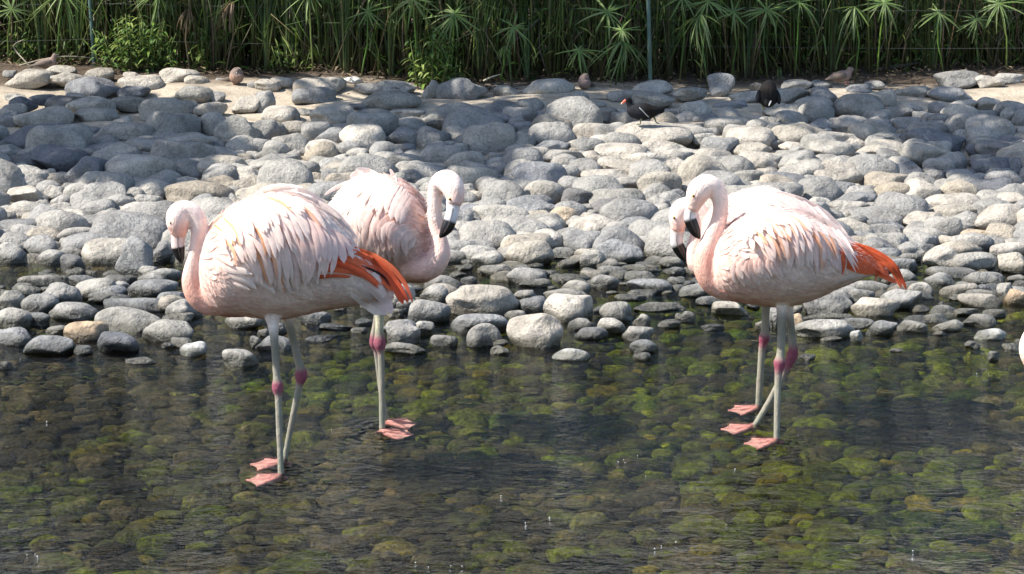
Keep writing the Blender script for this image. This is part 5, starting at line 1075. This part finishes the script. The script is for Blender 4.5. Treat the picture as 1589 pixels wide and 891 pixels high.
for i in range(2600):
    px = random.uniform(-60, 1650); b = base_at(px); Y = b.y+random.gauss(.1, .28); x = (px-CX)/F*Y; p = Vector((x, Y, ground_z(x, Y)+.05*noise.noise(Vector((x*1.3, Y*1.3, 0)))+random.uniform(.0, .03)))
    a = random.uniform(0, 6.28); d = Vector((math.cos(a), math.sin(a), random.uniform(-.2, .35))); L = random.uniform(.02, .09)
    c = random.choice([(.10, .075, .05), (.16, .12, .08), (.06, .045, .035), (.22, .17, .11), (.05, .04, .03)])
    ribbon(so, [p-d*L*.5, p+Vector((0, 0, .006)), p+d*L*.5], d.cross(Vector((0, 0, 1))).normalized(), [.001, random.uniform(.004, .010), .001], [c]*3)
tag(so.build('leaf_litter', M['wood'], None, None), 'brown leaf litter and broken stems at the foot of the reeds', 'leaf litter', kind='stuff')

# ------------------------------------------------------------------ taller growth behind and the shade trees beside the bank
def leaf_cloud(so, centers, n, size, cols, flat=.5):
    for i in range(n):
        c, r = centers[random.randrange(len(centers))]
        v = Vector((random.gauss(0, 1), random.gauss(0, 1), random.gauss(0, 1))).normalized()*(random.random()**.45)
        p = Vector(c)+Vector((v.x*r[0], v.y*r[1], v.z*r[2])); a = Vector((random.gauss(0, 1), random.gauss(0, 1), random.gauss(0, flat))).normalized(); b = a.cross(Vector((random.gauss(0, 1), random.gauss(0, 1), random.gauss(0, 1)))).normalized()
        L = size*random.uniform(.6, 1.3); k = len(so.v); cc = random.choice(cols); j = random.uniform(.75, 1.25); cc = tuple(q*j for q in cc)
        so.v += [tuple(p-a*L), tuple(p+b*L*.38), tuple(p+a*L), tuple(p-b*L*.38)]; so.c += [cc]*4; so.f.append((k, k+1, k+2, k+3))
DG = [(.035, .06, .018), (.05, .085, .02), (.028, .05, .02), (.06, .09, .03)]
so = Soup(); cs = []
for i in range(60):
    x = -10+20*i/59; cs.append(((x, random.uniform(17.2, 18.6), random.uniform(.8, 1.6)), (.7, .6, 1.3)))
    cs.append(((x, random.uniform(17.6, 19.4), random.uniform(2.4, 4.2)), (.9, .7, 1.3)))
leaf_cloud(so, cs, 26000, .085, DG)
leaf_cloud(so, [((-6+12*i/39, random.uniform(16.9, 17.5), .55+.5*(i % 2)), (.4, .3, .5)) for i in range(40)], 16000, .06, DG)
tag(so.build('thicket', M['leaf'], None, None), 'dark wall of shrubs behind the reeds, mirrored in the water', 'thicket', kind='stuff')

def tree(label, base, hub, shade, n, size, zr, reeds=0):
    """a broad tree beside the bank; its crown spreads where its shade falls on the stones"""
    root = empty('shade_tree', base); tag(root, label, 'tree', 'trees shading the bank from outside the frame'); pts = []
    V = []
    for poly, cnt in shade:
        A = np.array(poly, float); x0, y0 = A.min(0); x1, y1 = A.max(0)
        while cnt > 0:
            px, py = random.uniform(x0, x1), random.uniform(y0, y1); ins = False
            for i in range(len(A)):
                (xa, ya), (xb, yb) = A[i], A[i-1]
                if (ya > py) != (yb > py) and px < (xb-xa)*(py-ya)/(yb-ya)+xa: ins = not ins
            if not ins: continue
            cnt -= 1; g = hit(px, py, .06); z = random.uniform(*zr); V.append(g+SUN*((z-g.z)/SUN.z))
    for _ in range(reeds):
        g = P(random.uniform(740, 1680), random.uniform(-60, 115), 14.9); z = random.uniform(*zr); V.append(g+SUN*((z-g.z)/SUN.z))
    lf = Soup()
    for c in V:
        leaf_cloud(lf, [(c, (.16, .16, .12))], n, size, DG, .4)
    t = Soup(); base = Vector(base); hub = Vector(hub)
    stick(t, [base-Vector((0, 0, .2)), base+Vector((.02, 0, .4)), base.lerp(hub, .5)+Vector((.1, .05, 0)), hub], [.26, .2, .17, .12], [(.12, .10, .08)]*4, 10)
    tr = t.build('trunk', M['wood'], root, base); random.shuffle(V)
    for c in V[:26]:
        t2 = Soup(); m = hub.lerp(c, .5)+Vector((0, 0, random.uniform(0, .4))); stick(t2, [hub, m, c], [.06, .035, .008], [(.12, .10, .08)]*3, 6); t2.build('limb', M['wood'], root, base)
    f = lf.build('crown', M['leaf'], root, base); f['kind'] = 'stuff'
SH1 = [(690, 118), (820, 108), (1120, 100), (1320, 98), (1450, 112), (1500, 150), (1589, 165), (1680, 170), (1680, 275), (1560, 280), (1470, 262), (1400, 225), (1310, 200), (1190, 182), (1090, 190), (1050, 168), (930, 178), (860, 175), (800, 240), (780, 280), (700, 275), (660, 230), (600, 205), (500, 195), (470, 165), (560, 135)]
SH2 = [(-60, 150), (60, 148), (130, 130), (190, 128), (240, 140), (330, 170), (400, 185), (350, 215), (320, 250), (250, 290), (170, 285), (90, 250), (-60, 275)]
tree('broad tree left of the bank whose crown shades the upper stones', (-5.6, 15.6, .4), (-5.0, 15.2, 3.6), [(SH1, 420)], 14, .10, (4.2, 5.4), 240)
tree('smaller tree farther left whose crown shades the left stones', (-6.6, 13.2, .3), (-6.2, 13.0, 3.0), [(SH2, 190)], 13, .10, (3.8, 4.8))
